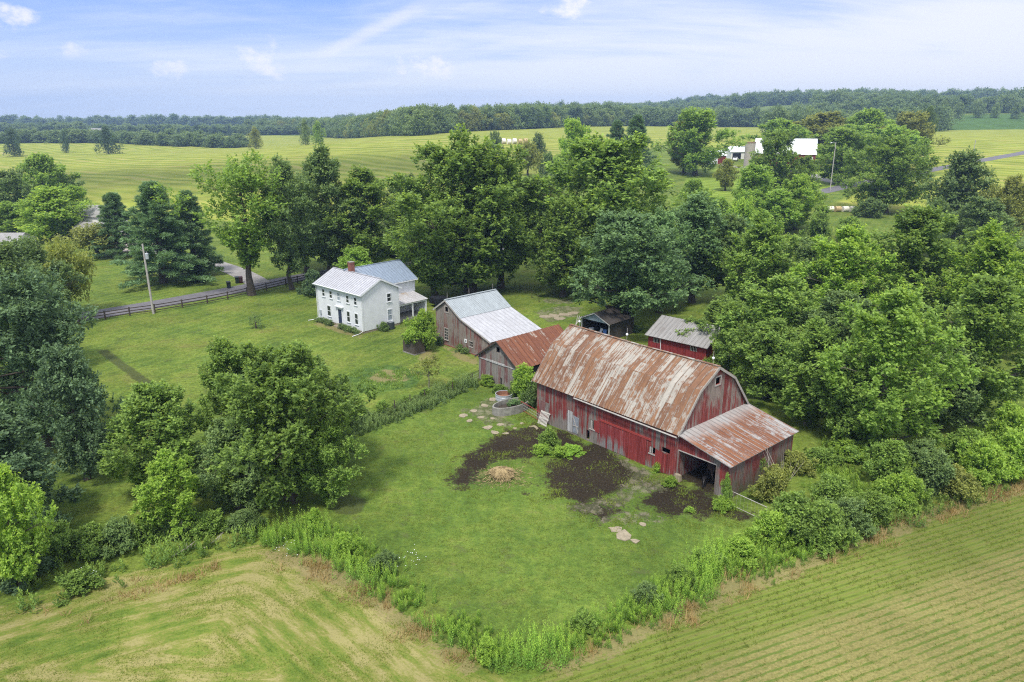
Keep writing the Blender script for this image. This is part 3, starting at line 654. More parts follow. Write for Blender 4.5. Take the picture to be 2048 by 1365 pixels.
def pine_arch(seed, R, H):
    g = rng(seed); Q = []; cols = []; mb = MB(); mb.tube([(0, 0, -.2), (0, .1, H * .5), (0, 0, H)], [.42, .24, .03], 8, False)
    z = 1.1
    while z < H * .985:
        f = 1 - z / H; L0 = R * (f ** .72) * (.85 + .3 * g.random()); nb = int(5 + 3 * g.random())
        a0 = g.random() * 6.28
        for k in range(nb):
            a = a0 + k * 6.283 / nb + .3 * g.standard_normal(); L = L0 * (.7 + .45 * g.random()); up = .10 + .45 * (1 - f)
            d = np.array([math.cos(a), math.sin(a), 0]); P0 = np.array([0, 0, z]); E = P0 + d * L + [0, 0, L * (up - .18)]
            mb.tube([P0, P0 * .5 + E * .5 + [0, 0, -.04 * L], E], [.07, .045, .015], 5, False)
            nt = int(10 + L * 11); s = .22 + .78 * g.random(nt) ** .7; side = np.array([-d[1], d[0], 0])
            T = P0 + (E - P0) * s[:, None] + side * ((g.random(nt) - .5) * L * .62 * (1.15 - s))[:, None] + g.standard_normal((nt, 3)) * .09
            td = unit(d * .8 + side * (g.random((nt, 1)) - .5) * 1.3 + [0, 0, .35]); kk = np.repeat(np.arange(nt), 11); N = len(kk)
            ld = unit(td[kk] * .8 + g.standard_normal((N, 3)) * .55 + [0, 0, .15]); nr = unit(g.standard_normal((N, 3)) + [0, 0, .6])
            Q.append(leaf_quads(T[kk] + g.standard_normal((N, 3)) * .07, ld, nr, .30 + .2 * g.random(N), .07 + .04 * g.random(N)))
            tip = np.clip(s[kk] * .6 + .3 * g.standard_normal(N) * .5, 0, 1); cols.append(np.stack([tip, np.clip(.3 + .5 * g.random(nt)[kk] + .2 * g.random(N), 0, 1), g.random(N), np.ones(N)], 1))
        z += .42 + .5 * f
    cm = quads_mesh('pine_crown', np.concatenate(Q), LM['pine'], np.concatenate(cols)); o = mb.build('trunk', M['bark']); tm = o.data; bpy.data.objects.remove(o)
    ARCH.setdefault('pine', []).append((cm, tm, R, H))
pine_arch(31, 4.6, 14); pine_arch(32, 3.6, 13)

_cnt = {}
def plant(name, kind, X, Y, z, R, H, mat, label, cat, group=None, rot=None):
    """a tree or shrub: Empty > trunk, crown; shrubs without a trunk are one mesh"""
    k = _cnt.get(kind, 0); _cnt[kind] = k + 1; cm, tm, R0, H0 = ARCH[kind][k % len(ARCH[kind])]
    rot = (k * 2.13 + 0.4) if rot is None else rot; sc = (R / R0, R / R0, H / H0)
    def leafobj(nm, par):
        o = link(nm, cm, par); o.material_slots[0].link = 'OBJECT'; o.material_slots[0].material = LM[mat]; return o
    if tm is None:
        o = leafobj(name, None); o.location = (X, Y, z); o.rotation_euler = (0, 0, rot); o.scale = sc; return tag(o, label, cat, group)
    e = thing(name, (X, Y, z), rot, label, cat, group); e.scale = sc
    leafobj('crown', e); link('trunk', tm, e); return e
def T(px, ytop, Y, wpx, kind, mat, label, name='tree', group=None, rot=None, cat=None):
    x, y, ztop, t_ = at_depth(px, ytop, Y); g = float(hgt(x, y)); R = wpx / 2 * 1.14 * t_ / F
    return plant(name, kind, x, y, g, R, max(ztop - g, .8), mat, label, cat or ('bush' if 'bush' in name or 'shrub' in name else 'tree'), group, rot)

# ------------------------------------------------------------------ buildings
def dirs(th): return Vector((math.cos(th), math.sin(th), 0)), Vector((-math.sin(th), math.cos(th), 0))
def window(par, o3, d, n, w_, z0, z1, glass='glass', trim='trim', tw=.09, muntins=1, sill=True, proud=.0, vert=0):
    """sash window on a wall: pane > frame, sill. o3 = left end at wall face, d along the wall, n outwards"""
    o3 = Vector(o3); d = Vector(d); n = Vector(n); up = Vector((0, 0, 1)); A = o3 + n * (.012 + proud)
    pm = MB(); h0 = [A + up * z0, A + d * w_ + up * z0, A + d * w_ + up * z1, A + up * z1]
    pm.hexa([p - n * .03 for p in h0], h0); win = pm.build('window', M[glass], par)
    fm = MB(); B = A + n * .012
    def bar(s0, s1, a0, a1, dep=.035): fm.hexa([B + d * s0 + up * a0 - n * .02, B + d * s1 + up * a0 - n * .02, B + d * s1 + up * a1 - n * .02, B + d * s0 + up * a1 - n * .02], [B + d * s0 + up * a0 + n * dep, B + d * s1 + up * a0 + n * dep, B + d * s1 + up * a1 + n * dep, B + d * s0 + up * a1 + n * dep])
    bar(-tw, 0, z0 - tw, z1 + tw); bar(w_, w_ + tw, z0 - tw, z1 + tw); bar(0, w_, z1, z1 + tw * 1.3); bar(0, w_, z0 - tw, z0)
    for k in range(1, muntins + 1): zz = z0 + (z1 - z0) * k / (muntins + 1); bar(0, w_, zz - .03, zz + .03, .02)
    for k in range(1, vert + 1): s = w_ * k / (vert + 1); bar(s - .018, s + .018, z0, z1, .015)
    fm.build('frame', M[trim], win)
    if sill:
        s_ = MB(); C0 = B + up * (z0 - tw - .05) - d * (tw + .05); e = w_ + 2 * tw + .1
        s_.hexa([C0 - n * .02, C0 + d * e - n * .02, C0 + d * e + n * .09, C0 + n * .09], [p + up * .05 for p in (C0 - n * .02, C0 + d * e - n * .02, C0 + d * e + n * .09, C0 + n * .09)]); s_.build('sill', M[trim], win)
    return win
X_, Y_ = Vector((1, 0, 0)), Vector((0, 1, 0))
def gable_prof(W, ze, zr): return [(0, ze), (W / 2, zr), (W, ze)]

# ---- red gambrel barn with a lean-to
BO, BT = (1.847, 66.16), -0.844
L, W = 16.736, 10.061
barn = thing('barn', (BO[0], BO[1], 0), BT, 'big red gambrel barn with rust streaked metal roof and open lean-to', 'barn')
zE, zB, bB, zR = 3.927, 7.049, 2.607, 8.466
mb = MB(); wl, wr, wf, wk = .3, L - .2, .42, W - .42; zw = 4.25
fo = [(4.0, 4.32, .25, 2.2), (6.4, 6.78, .15, 1.05), (6.82, 7.4, 1.32, 2.15), (13.38, 13.98, 1.3, 1.88), (14.62, 15.42, 1.82, 2.25)]
wall(mb, (wl, wf), (wr, wf), [(0, zw), (wr - wl, zw)], fo); mb.build('front_wall', M['barn'], barn)
s0 = wf; gp = [(0, zE + .35), (bB - s0, zB - .06), (W / 2 - s0, zR - .08), (W - bB - s0, zB - .06), (W - 2 * s0, zE + .35)]
mb = MB(); wall(mb, (wr, wf + .13), (wr, wk - .13), [(max(0, min(s - .13, W - 2 * s0 - .26)), z) for s, z in gp], [(4.28, 4.98, 6.85, 7.5)]); mb.build('gable_wall', M['barn_gable'], barn)
mb = MB(); wall(mb, (wr, wk), (wl, wk), [(0, zw), (wr - wl, zw)]); mb.build('back_wall', M['barn'], barn)
mb = MB(); wall(mb, (wl, wk - .13), (wl, wf + .13), [(max(0, min(s - .13, W - 2 * s0 - .26)), z) for s, z in gp]); mb.build('gable_wall', M['barn_gable'], barn)
mb = MB()
sag = lambda x: -.10 * math.sin(math.pi * x / L)
for (ya, za_, yb, zb_) in ((0, zE, bB, zB), (bB, zB, W / 2, zR), (W, zE, W - bB, zB), (W - bB, zB, W / 2, zR)):
    for k in range(4):
        x0, x1 = L * k / 4, L * (k + 1) / 4
        q = lambda x, y, z: (x, y, z + (sag(x) if abs(z - zE) > .01 else 0))
        if ya < W / 2: slab(mb, q(x0, ya, za_), q(x1, ya, za_), q(x1, yb, zb_), q(x0, yb, zb_), .05, .62, .045, .03)
        else: slab(mb, q(x1, ya, za_), q(x0, ya, za_), q(x0, yb, zb_), q(x1, yb, zb_), .05, .62, .045, .03)
roof = mb.build('roof', M['roof_barn'], barn)
for xe in (L + .005, -.005):
    mb = MB()
    for a, b_ in (((0, zE), (bB, zB)), ((bB, zB), (W / 2, zR)), ((W / 2, zR), (W - bB, zB)), ((W - bB, zB), (W, zE))):
        mb.beam((xe, a[0], a[1] - .12), (xe, b_[0], b_[1] - .12), .03, .2)
    mb.build('rake_board', M['trimgrey'], barn)
mb = MB(); mb.beam((0, W / 2, zR + .03), (L / 2, W / 2, zR - .07), .22, .06); mb.beam((L / 2, W / 2, zR - .07), (L, W / 2, zR + .03), .22, .06); mb.build('ridge_cap', M['roof_barn'], roof)
mb = MB(); mb.tube([(5.5, -.05, 3.80), (16.6, -.05, 3.72)], .07, 6); mb.build('gutter', M['trimgrey'], barn)
for x in (1.2, L * .42, L - .7):                            # lightning rods with glass balls
    mb = MB(); mb.tube([(x, W / 2, zR - .1), (x, W / 2, zR + 1.15)], .018, 5); r = mb.build('lightning_rod', M['trimgrey'], barn)
    mb = MB(); mb.lathe([(0, -.12), (.09, -.08), (.12, 0), (.09, .08), (0, .12)], (x, W / 2, zR + .55), 10); mb.build('rod_ball', M['trim'], r)
mb = MB()
for k in range(3): mb.tube([(.7, W / 2, zR + .05), (.1 + .25 * k, W / 2 + .9, zR + .75)], .02, 4)
mb.build('ridge_bracket', M['trimgrey'], barn)
mb = MB(); mb.box((8.25, wf - .07, 2.38), (13.85, wf - .005, 2.55)); mb.build('door_track', M['redtrim'], barn)
mb = MB(); wall(mb, (8.3, wf - .03), (11.22, wf - .03), [(0, 2.34), (2.92, 2.34)], (), .04, .06); mb.build('sliding_door', boards('worn_door_boards', (.24, .04, .04), (.2, .185, .18), .36, .2, 41.0, 1.5), barn)
mb = MB(); wall(mb, (11.28, wf - .055), (13.36, wf - .055), [(0, 2.34), (2.08, 2.34)], (), .045, .0); mb.build('sliding_door', M['reddoor'], barn)
mb = MB(); wall(mb, (14.5, wf - .28), (15.5, wf - .05), [(0, 1.98), (1.02, 1.72)], (), .05, .08); mb.build('door', M['reddoor'], barn)
mb = MB(); wall(mb, (4.36, wf - .02), (5.0, wf - .02), [(0, 2.2), (.64, 2.2)], (), .03, .2); mb.build('pale_panel', M['paleboard'], barn)
mb = MB(); wall(mb, (5.05, wf - .03), (5.75, wf - .03), [(0, 1.9), (.7, 1.8)], (), .03, .25)
dd = mb.build('door', plain('bluish_door', (.20, .22, .25), .8, .3), barn); mb = MB(); mb.beam((5.08, wf - .05, 1.8), (5.72, wf - .05, .35), .03, .09); mb.beam((5.06, wf - .05, .95), (5.74, wf - .05, .95), .03, .09); mb.build('brace', M['trimgrey'], dd)
mb = MB(); mb.box((7.6, wf - .035, 1.2), (8.25, wf - .005, 2.25)); mb.build('plywood_patch', plain('fresh_red_patch', (.22, .036, .036), .6, .1), barn)
mb = MB(); mb.box((.75, wf - .03, .9), (1.9, wf - .005, 2.1)); mb.build('board_patch', M['greyrust'], barn)
for (s0_, s1_, za_, zb_) in (fo[2], fo[3]):
    mb = MB(); a, b_ = wl + s0_, wl + s1_
    mb.box((a - .06, wf - .05, za_ - .1), (b_ + .06, wf + .02, za_)); mb.box(((a + b_) / 2 - .03, wf + .02, za_), ((a + b_) / 2 + .03, wf + .06, zb_)); mb.box((a + .02, wf + .02, za_ + .02), (a + .2, wf + .05, zb_ - .02)); mb.build('window_frame', M['trimgrey'], barn)
mb = MB(); yg = wf + .13 + 4.28
for bx in ((yg - .1, yg, 6.75, 7.6), (yg + .7, yg + .8, 6.75, 7.6), (yg, yg + .7, 7.5, 7.6), (yg, yg + .7, 6.75, 6.85)): mb.box((wr + .003, bx[0], bx[2]), (wr + .045, bx[1], bx[3]))
mb.build('window_frame', M['trimgrey'], barn)
# lean-to
lw, zl = 4.722, 3.05; xl = L + lw - .25; z_at = lambda x: 3.72 + (zl - .25 - 3.72) * (x - L) / (lw)
mb = MB(); ow = (16.62, 20.0)
wall(mb, (wr + .02, wf + .02), (xl, wf + .02), [(0, 3.66), (xl - wr - .02, z_at(xl) - .02)], [(ow[0] - wr - .02, ow[1] - wr - .02, 0.0, 2.5)], .1); mb.build('lean_to_front', M['barn'], barn)
mb = MB(); wall(mb, (xl, wf + .13), (xl, wk - .0), [(0, z_at(xl) - .02), (wk - wf - .13, z_at(xl) - .02)]); mb.build('lean_to_wall', M['lean'], barn)
mb = MB(); wall(mb, (xl - .13, wk), (wr + .02, wk), [(0, z_at(xl) - .02), (xl - wr - .15, 3.66)]); mb.build('lean_to_wall', M['lean'], barn)
mb = MB(); slab(mb, (L + lw, .05, zl - .12), (L + lw, W - .05, zl - .12), (wr + .005, W - .05, 3.98), (wr + .005, .05, 3.98), .05, .55, .045, .03); mb.build('lean_to_roof', M['roof_lean'], barn)
mb = MB(); mb.box((ow[0] - .1, wf - .05, 2.49), (ow[1] + .1, wf + .01, 2.55)); mb.build('lintel', M['trimgrey'], barn); M['jamb'] = plain('old_jamb', (.17, .135, .12), .85, .35)
mb = MB(); mb.box((ow[0] - .14, wf - .04, 0), (ow[0] - .02, wf + .01, 2.48)); mb.build('jamb', M['jamb'], barn)
mb = MB(); mb.box((ow[1], wf - .03, 0), (ow[1] + .06, wf + .01, 2.48)); mb.build('jamb', M['jamb'], barn)
mb = MB(); mb.hexa([(L - .25, .05, .0), (L + .35, .0, 0), (L + .35, .4, 0), (L - .25, .4, 0)], [(L - .2, .12, .55), (L + .25, .1, .5), (L + .25, .4, .5), (L - .2, .4, .55)]); mb.build('foundation_stone', M['stone'], barn)

# ---- rust roofed board shed, gable towards the yard
RO, RT = (-4.06, 77.8), 0.758
rs_ = thing('shed', (RO[0], RO[1], 0), RT, 'weathered board shed with dark rust roof between grey shed and barn', 'shed')
LR, WR = 9.6, 6.85; zre, zrr = 2.6, 5.0
mb = MB(); wall(mb, (.25, -.35), (.25, -WR + .35), [(0, zre + .15), (WR / 2 - .35, zrr - .08), (WR - .7, zre + .15)], [(2.85, 3.4, 3.7, 4.3), (3.45, 3.7, .0, 1.0)]); mb.build('gable_wall', M['greyrust'], rs_)
mb = MB(); wall(mb, (LR - .25, -WR + .35), (LR - .25, -.35), [(0, zre + .15), (WR / 2 - .35, zrr - .08), (WR - .7, zre + .15)]); mb.build('gable_wall', M['greyrust'], rs_)
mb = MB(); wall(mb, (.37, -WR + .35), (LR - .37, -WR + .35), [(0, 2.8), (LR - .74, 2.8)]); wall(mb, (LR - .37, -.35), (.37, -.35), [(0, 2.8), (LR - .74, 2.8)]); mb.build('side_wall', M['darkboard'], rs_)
mb = MB(); slab(mb, (0, -WR, zre), (LR, -WR, zre), (LR, -WR / 2, zrr), (0, -WR / 2, zrr), .05, .62); slab(mb, (LR, 0, zre), (0, 0, zre), (0, -WR / 2, zrr), (LR, -WR / 2, zrr), .05, .62); rr_ = mb.build('roof', M['roof_rust'], rs_)
mb = MB(); mb.beam((-.01, 0, zre - .1), (-.01, -WR / 2, zrr - .1), .03, .16); mb.beam((-.01, -WR, zre - .1), (-.01, -WR / 2, zrr - .1), .03, .16); mb.build('rake_board', M['darkboard'], rs_)
mb = MB(); mb.box((.18, -4.6, 2.42), (.245, -1.6, 2.62)); mb.box((.20, -WR + .3, 2.44), (.247, -4.6, 2.54)); mb.box((.20, -1.6, 2.44), (.247, -.3, 2.54)); mb.build('door_track', M['paleboard'], rs_)
mb = MB(); slab(mb, (3.4, -WR - 2.6, 1.9), (8.4, -WR - 2.6, 1.9), (8.4, -WR + .3, 2.52), (3.4, -WR + .3, 2.52), .05, .5); mb.build('low_roof', M['roof_rust'], rs_)
mb = MB(); wall(mb, (3.6, -WR - 2.4), (7.2, -WR - 2.4), [(0, 1.86), (3.6, 1.86)]); wall(mb, (3.6, -WR + .2), (3.6, -WR - 2.4), [(0, 2.4), (2.6, 1.86)]); mb.build('low_wall', M['greyrust'], rs_)

# ---- grey plank shed with blue and silver roof
SO, ST = (-8.292, 89.791), 0.747
sh = thing('shed', (SO[0], SO[1], 0), ST, 'long grey plank shed with blue ribbed and silver roof sloping to the right', 'shed')
LS = 8.45; wl_, zel, zrs, wk_, zks, wrr, zrl = 2.474, 4.269, 5.896, 2.924, 4.137, 8.509, 2.336
ga = [(0, zel + .12), (wl_ - .3, zrs - .07), (wl_ - .3 + wk_, zks - .06), (wl_ - .6 + wrr, zrl + .05)]
y0 = wl_ - .3
mb = MB(); wall(mb, (.2, y0), (.2, -wrr + .3), ga, [(y0 - .22, y0 + .40, 4.35, 5.02), (y0 + 4.42, y0 + 5.02, .9, 1.55)]); mb.build('gable_wall', M['grey'], sh)
mb = MB(); wall(mb, (LS - .2, -wrr + .3), (LS - .2, y0), [(ga[-1][0] - s, z) for s, z in ga[::-1]]); mb.build('gable_wall', M['grey'], sh)
mb = MB(); wall(mb, (LS - .32, y0), (.32, y0), [(0, 4.3), (LS - .64, 4.3)]); wall(mb, (.32, -wrr + .3), (LS - .32, -wrr + .3), [(0, 2.3), (LS - .64, 2.3)]); mb.build('side_wall', M['grey'], sh)
mb = MB(); slab(mb, (0, -wk_, zks), (LS, -wk_, zks), (LS, 0, zrs), (0, 0, zrs), .05, .235, .06, .035); slab(mb, (LS, wl_, zel), (0, wl_, zel), (0, 0, zrs), (LS, 0, zrs), .05, .235, .06, .035)
mb.beam((0, 0, zrs + .04), (LS, 0, zrs + .04), .3, .05); r1 = mb.build('blue_roof', M['roof_blue'], sh)
mb = MB(); slab(mb, (0, -wrr, zrl), (LS, -wrr, zrl), (LS, -wk_ + .1, zks - .01), (0, -wk_ + .1, zks - .01), .05, .66, .03, .02); mb.build('silver_roof', M['roof_silver'], sh)
mb = MB(); mb.beam((-.01, wl_, zel - .1), (-.01, 0, zrs - .1), .03, .17); mb.beam((-.01, 0, zrs - .1), (-.01, -wk_, zks - .1), .03, .17); mb.beam((-.01, -wk_, zks - .1), (-.01, -wrr, zrl - .1), .03, .17); mb.build('rake_board', M['trimgrey'], sh)
for x in (.4, 3.9, 7.9):
    mb = MB(); mb.tube([(x, 0, zrs), (x, 0, zrs + .85)], .02, 5); mb.build('lightning_rod', M['trimgrey'], sh)
G0 = Vector((.2, 0, 0))
window(sh, (.2, .36, 0), (0, -1, 0), (-1, 0, 0), .64, .78, 2.2, 'glass', 'trimgrey', .06, 3, True, 0, 1)
mb = MB(); yy = -4.42
mb.box((.15, yy - .68, .82), (.19, yy + .08, .9)); mb.box((.15, yy - .68, 1.55), (.19, yy + .08, 1.63))
for k in range(4): mb.box((.22, yy - .6 + .2 * k - .015, .9), (.25, yy - .6 + .2 * k + .015, 1.55))
mb.box((.225, yy - .6, 1.2), (.255, yy, 1.23)); mb.build('window_frame', M['trimgrey'], sh)
mb = MB(); mb.box((.15, -.5, 4.25), (.19, .3, 4.33)); mb.box((.15, -.5, 5.02), (.19, .3, 5.1)); mb.box((.15, -.5, 4.33), (.19, -.41, 5.02)); mb.box((.15, .22, 4.33), (.19, .3, 5.02)); mb.build('window_frame', M['trimgrey'], sh)
mb = MB(); mb.box((.15, -3.95, 1.2), (.195, -3.5, 1.65)); mb.build('pale_plate', M['trim'], sh)
mb = MB(); mb.tube([(.14, -3.72, 1.42), (.2, -3.72, 1.42)], .09, 10); mb.build('round_hole', M['black'], sh)
mb = MB(); mb.box((.12, -wrr + .4, -.05), (.19, y0 - .05, .12)); mb.build('sill_beam', plain('red_sill', (.2, .07, .055), .85, .3), sh)

# ---- white two storey farmhouse
HO, HT = (-27.674, 102.053), -0.749
hs = thing('house', (HO[0], HO[1], 0), HT, 'white two storey farmhouse with silver front roof and blue roofed rear wing', 'house')
LH, WH, zhe, zhr = 10.9, 6.884, 5.267, 6.987
fy, by, lx, rx = .38, WH - .38, .28, LH - .22
mb = MB(); wall(mb, (lx, fy), (rx, fy), [(0, 5.2), (rx - lx, 5.2)], (), .15, .3); mb.build('front_wall', M['siding'], hs)
hp = [(0, zhe + .05), (WH / 2 - fy, zhr - .12), (WH - 2 * fy, zhe + .05)]
mb = MB(); wall(mb, (rx, fy), (rx, by), hp, (), .15, .3); mb.build('gable_wall', M['siding'], hs)
mb = MB(); wall(mb, (lx, by), (lx, fy), hp, (), .15, .3); mb.build('gable_wall', M['siding'], hs)
mb = MB(); wall(mb, (rx, by), (lx, by), [(0, 5.2), (rx - lx, 5.2)], (), .15, .3); mb.build('back_wall', M['siding'], hs)
mb = MB(); mb.box((lx + .03, fy + .03, -.2), (rx - .03, by - .03, .31)); mb.build('foundation', M['stone'], hs)
mb = MB(); slab(mb, (0, 0, zhe), (LH, 0, zhe), (LH, WH / 2, zhr), (0, WH / 2, zhr), .06, .5, .04, .04); slab(mb, (LH, WH, zhe), (0, WH, zhe), (0, WH / 2, zhr), (LH, WH / 2, zhr), .06, .5, .04, .04); hr = mb.build('roof', M['roof_white'], hs)
mb = MB(); mb.beam((0, WH / 2, zhr + .03), (LH, WH / 2, zhr + .03), .2, .05); mb.build('ridge_cap', M['roof_white'], hr)
mb = MB()
for xe in (LH + .012, -.012): mb.beam((xe, 0, zhe - .12), (xe, WH / 2, zhr - .12), .03, .2); mb.beam((xe, WH, zhe - .12), (xe, WH / 2, zhr - .12), .03, .2)
mb.box((.02, .02, zhe - .2), (LH - .02, .06, zhe - .06)); mb.box((lx, .07, zhe - .2), (rx, fy, zhe - .14)); mb.build('eave_board', M['trim'], hs)
mb = MB(); mb.tube([(.0, -.06, zhe - .03), (LH, -.06, zhe - .03)], .06, 6); mb.build('gutter', M['trim'], hs)
for q0, q1 in (((lx - .02, fy - .02, .3), (lx + .1, fy + .12, 5.05)), ((rx - .1, fy - .02, .3), (rx + .02, fy + .12, 5.05)), ((rx - .1, by - .1, .3), (rx + .02, by + .02, 5.2))):
    mb = MB(); mb.box(q0, q1); mb.build('corner_board', M['trim'], hs)
for x in (1.62, 3.38, 5.22, 7.25, 9.0): window(hs, (x, fy, 0), X_, -Y_, .56, 3.72, 4.66, 'glasspale' if x == 5.22 else 'glass')
for x, ww in ((2.62, .74), (7.2, .62), (9.0, .62)): window(hs, (x, fy, 0), X_, -Y_, ww, 1.08, 2.46)
window(hs, (rx, 4.5, 0), Y_, X_, .6, 3.66, 4.66); window(hs, (rx, 4.5, 0), Y_, X_, .66, 1.0, 2.46, 'glasspale')
mb = MB(); mb.box((5.18, fy - .035, .45), (6.0, fy - .004, 2.45)); dr = mb.build('door', M['door'], hs)
mb = MB(); mb.box((4.98, fy - .07, .4), (5.18, fy - .004, 2.62)); mb.box((6.0, fy - .07, .4), (6.2, fy - .004, 2.62)); mb.box((5.18, fy - .07, 2.45), (6.0, fy - .004, 2.62)); mb.build('door_frame', M['trim'], dr)
mb = MB(); mb.box((5.3, fy - .09, 1.35), (5.34, fy - .035, 1.41)); mb.build('handle', M['galv'], dr)
mb = MB(); mb.box((4.72, fy - .34, 2.78), (6.45, fy - .003, 2.9)); mb.box((4.85, fy - .2, 2.64), (6.32, fy - .004, 2.78)); mb.build('door_hood', M['trim'], hs)
mb = MB(); mb.box((4.9, fy - .75, 0), (6.3, fy - .01, .22)); mb.box((5.0, fy - .45, .22), (6.2, fy - .01, .4)); mb.build('door_step', M['stone'], hs)
mb = MB(); mb.tube([(.05, -.08, zhe - .1), (.16, fy - .06, zhe - .45), (.16, fy - .06, .35), (.05, -.35, .12), (-.35, -1.0, .06)], .05, 6); mb.build('downspout', M['trim'], hs)
mb = MB(); mb.tube([(LH - .08, -.08, zhe - .1), (rx - .04, fy - .08, zhe - .45), (rx - .04, fy - .08, .35), (rx, -.2, .14), (rx + .1, -1.5, .06)], .05, 6); mb.build('downspout', M['trim'], hs)
mb = MB(); mb.box((.75, fy - .16, 1.0), (1.05, fy - .005, 1.55)); mb.box((.83, fy - .1, .3), (.9, fy - .005, 1.0)); mb.build('meter_box', M['galv'], hs)
mb = MB(); mb.box((-.75, 1.0, 2.65), (lx - .01, 3.0, 2.8)); mb.tube([(-.62, 1.15, .0), (-.62, 1.15, 2.65)], .06, 6); mb.tube([(-.62, 2.85, .0), (-.62, 2.85, 2.65)], .06, 6); mb.build('side_door_hood', M['trim'], hs)
mb = MB(); cx_ = 4.05; cw = .33
mb.box((cx_ - cw, WH / 2 + .25 - cw, 6.0), (cx_ + cw, WH / 2 + .25 + cw, 8.25)); mb.box((cx_ - cw - .05, WH / 2 + .2 - cw, 8.1), (cx_ + cw + .05, WH / 2 + .3 + cw, 8.2)); ch = mb.build('chimney', M['brick'], hr)
mb = MB(); mb.box((cx_ - cw - .02, WH / 2 + .22 - cw, 8.25), (cx_ + cw + .02, WH / 2 + .28 + cw, 8.33)); mb.build('chimney_cap', M['concrete'], ch)
# rear wing
wx0, wx1, wrg, wb, zwe, zwr = -.2, 6.9, 2.9, 13.1, 4.9, 7.15
mb = MB(); wall(mb, (wx1 - .35, by + .01), (wx1 - .35, wb - .3), [(0, 4.98), (wb - by - .31, 4.98)], (), .15, .3); mb.build('wing_wall', M['siding'], hs)
mb = MB(); wall(mb, (wx1 - .35, wb - .3), (wx0 + .3, wb - .3), [(0, 5.0), (wx1 - .35 - wrg, zwr - .12), (wx1 - wx0 - .65, 5.2)], (), .15, .3); wall(mb, (wx0 + .3, wb - .3), (wx0 + .3, by), [(0, 5.2), (wb - .3 - by, 5.2)], (), .15, .3); mb.build('wing_wall', M['siding'], hs)
mb = MB(); slab(mb, (wx1, WH - 1.0, zwe), (wx1, wb, zwe), (wrg, wb, zwr), (wrg, 3.1, zwr), .06, .5, .035, .035); slab(mb, (wx0, wb, zwe + .2), (wx0, WH - 1.0, zwe + .2), (wrg, 3.1, zwr), (wrg, wb, zwr), .06, .5, .035, .035)
mb.beam((wrg, 3.4, zwr + .02), (wrg, wb, zwr + .02), .2, .05); mb.build('wing_roof', M['roof_wing'], hs)
mb = MB(); mb.beam((wx1, wb + .012, zwe - .12), (wrg, wb + .012, zwr - .12), .03, .18); mb.beam((wx1 + .012, WH + .02, zwe - .1), (wx1 + .012, wb, zwe - .1), .03, .14); mb.build('eave_board', M['trim'], hs)
window(hs, (wx1 - .35, 8.05, 0), Y_, X_, .66, 3.2, 4.45)
mb = MB(); mb.tube([(wx1 - .28, wb - .4, 4.7), (wx1 - .28, wb - .4, 3.2)], .05, 6); mb.build('downspout', M['trim'], hs)
# porch in the corner
mb = MB(); slab(mb, (9.85, WH + .15, 2.5), (9.85, 12.4, 2.5), (wx1 - .34, 12.4, 3.12), (wx1 - .34, WH + .15, 3.12), .06, .55, .03, .03); mb.build('porch_roof', M['roof_porch'], hs)
mb = MB(); mb.box((9.6, WH + .3, 2.26), (9.75, 12.2, 2.43)); mb.build('porch_beam', M['trim'], hs)
for yq in (9.6, 12.05):
    mb = MB(); mb.box((9.6, yq, .3), (9.75, yq + .14, 2.26)); mb.build('porch_post', M['trim'], hs)
mb = MB(); mb.box((wx1 - .3, by + .05, -.1), (9.8, 12.2, .28)); mb.build('porch_floor', M['concrete'], hs)
mb = MB(); mb.box((wx1 - .2, 12.0, .3), (9.55, 12.1, 2.3)); mb.build('porch_screen', M['siding'], hs)

# air conditioning unit beside the gable
ac = thing('air_conditioner', tuple(Vector((HO[0], HO[1], 0)) + dirs(HT)[0] * (rx + .75) + dirs(HT)[1] * 4.35), HT, 'dark air conditioning unit beside the white house gable', 'air conditioner')
mb = MB(); mb.lathe([(.0, .02), (.46, .02), (.48, .06), (.48, .95), (.44, 1.02), (.42, 1.02), (.40, .96), (.0, .94)], (0, 0, 0), 20); cs = mb.build('casing', M['acgrey'], ac)
mb = MB()
for k in range(9): mb.lathe([(.475, .12 + .09 * k), (.5, .14 + .09 * k), (.475, .16 + .09 * k)], (0, 0, 0), 20)
mb.build('louvre', M['acgrey'], cs)
mb = MB(); mb.lathe([(.42, 1.0), (.40, 1.05), (.36, 1.05), (.36, 1.0)], (0, 0, 0), 20)
for k in range(6): a = k * math.pi / 6; mb.beam((-.38 * math.cos(a), -.38 * math.sin(a), 1.03), (.38 * math.cos(a), .38 * math.sin(a), 1.03), .02, .02)
mb.build('fan_grille', M['galv'], ac)

# ---- small brown outhouse under a vine
p0, p1, p2 = Vector((-13.29, 87.3, 0)), Vector((-11.73, 85.82, 0)), Vector((-10.6, 86.98, 0))
th = math.atan2(p1.y - p0.y, p1.x - p0.x); sm_ = thing('outhouse', p0, th, 'little brown panelled outhouse with leafy bush growing over it', 'outhouse')
a_, b_ = (p1 - p0).length, (p2 - p1).length
mb = MB(); wall(mb, (0, 0), (a_, 0), [(0, 1.95), (a_, 1.95)], (), .06, .12); wall(mb, (a_, .06), (a_, b_), [(0, 1.95), (b_ - .06, 1.75)], (), .06, .12); wall(mb, (a_ - .06, b_), (0, b_), [(0, 1.75), (a_ - .06, 1.75)], (), .06, .12); wall(mb, (0, b_ - .06), (0, .06), [(0, 1.75), (b_ - .12, 1.95)], (), .06, .12); mb.build('wall', M['brown'], sm_)
mb = MB(); slab(mb, (-.15, b_ + .15, 1.74), (a_ + .15, b_ + .15, 1.74), (a_ + .15, -.15, 2.03), (-.15, -.15, 2.03), .06); mb.build('roof', M['roof_dark'], sm_)
mb = MB(); mb.box((-.05, -.05, -.05), (a_ + .05, b_ + .05, .12)); mb.build('floor_slab', M['concrete'], sm_)
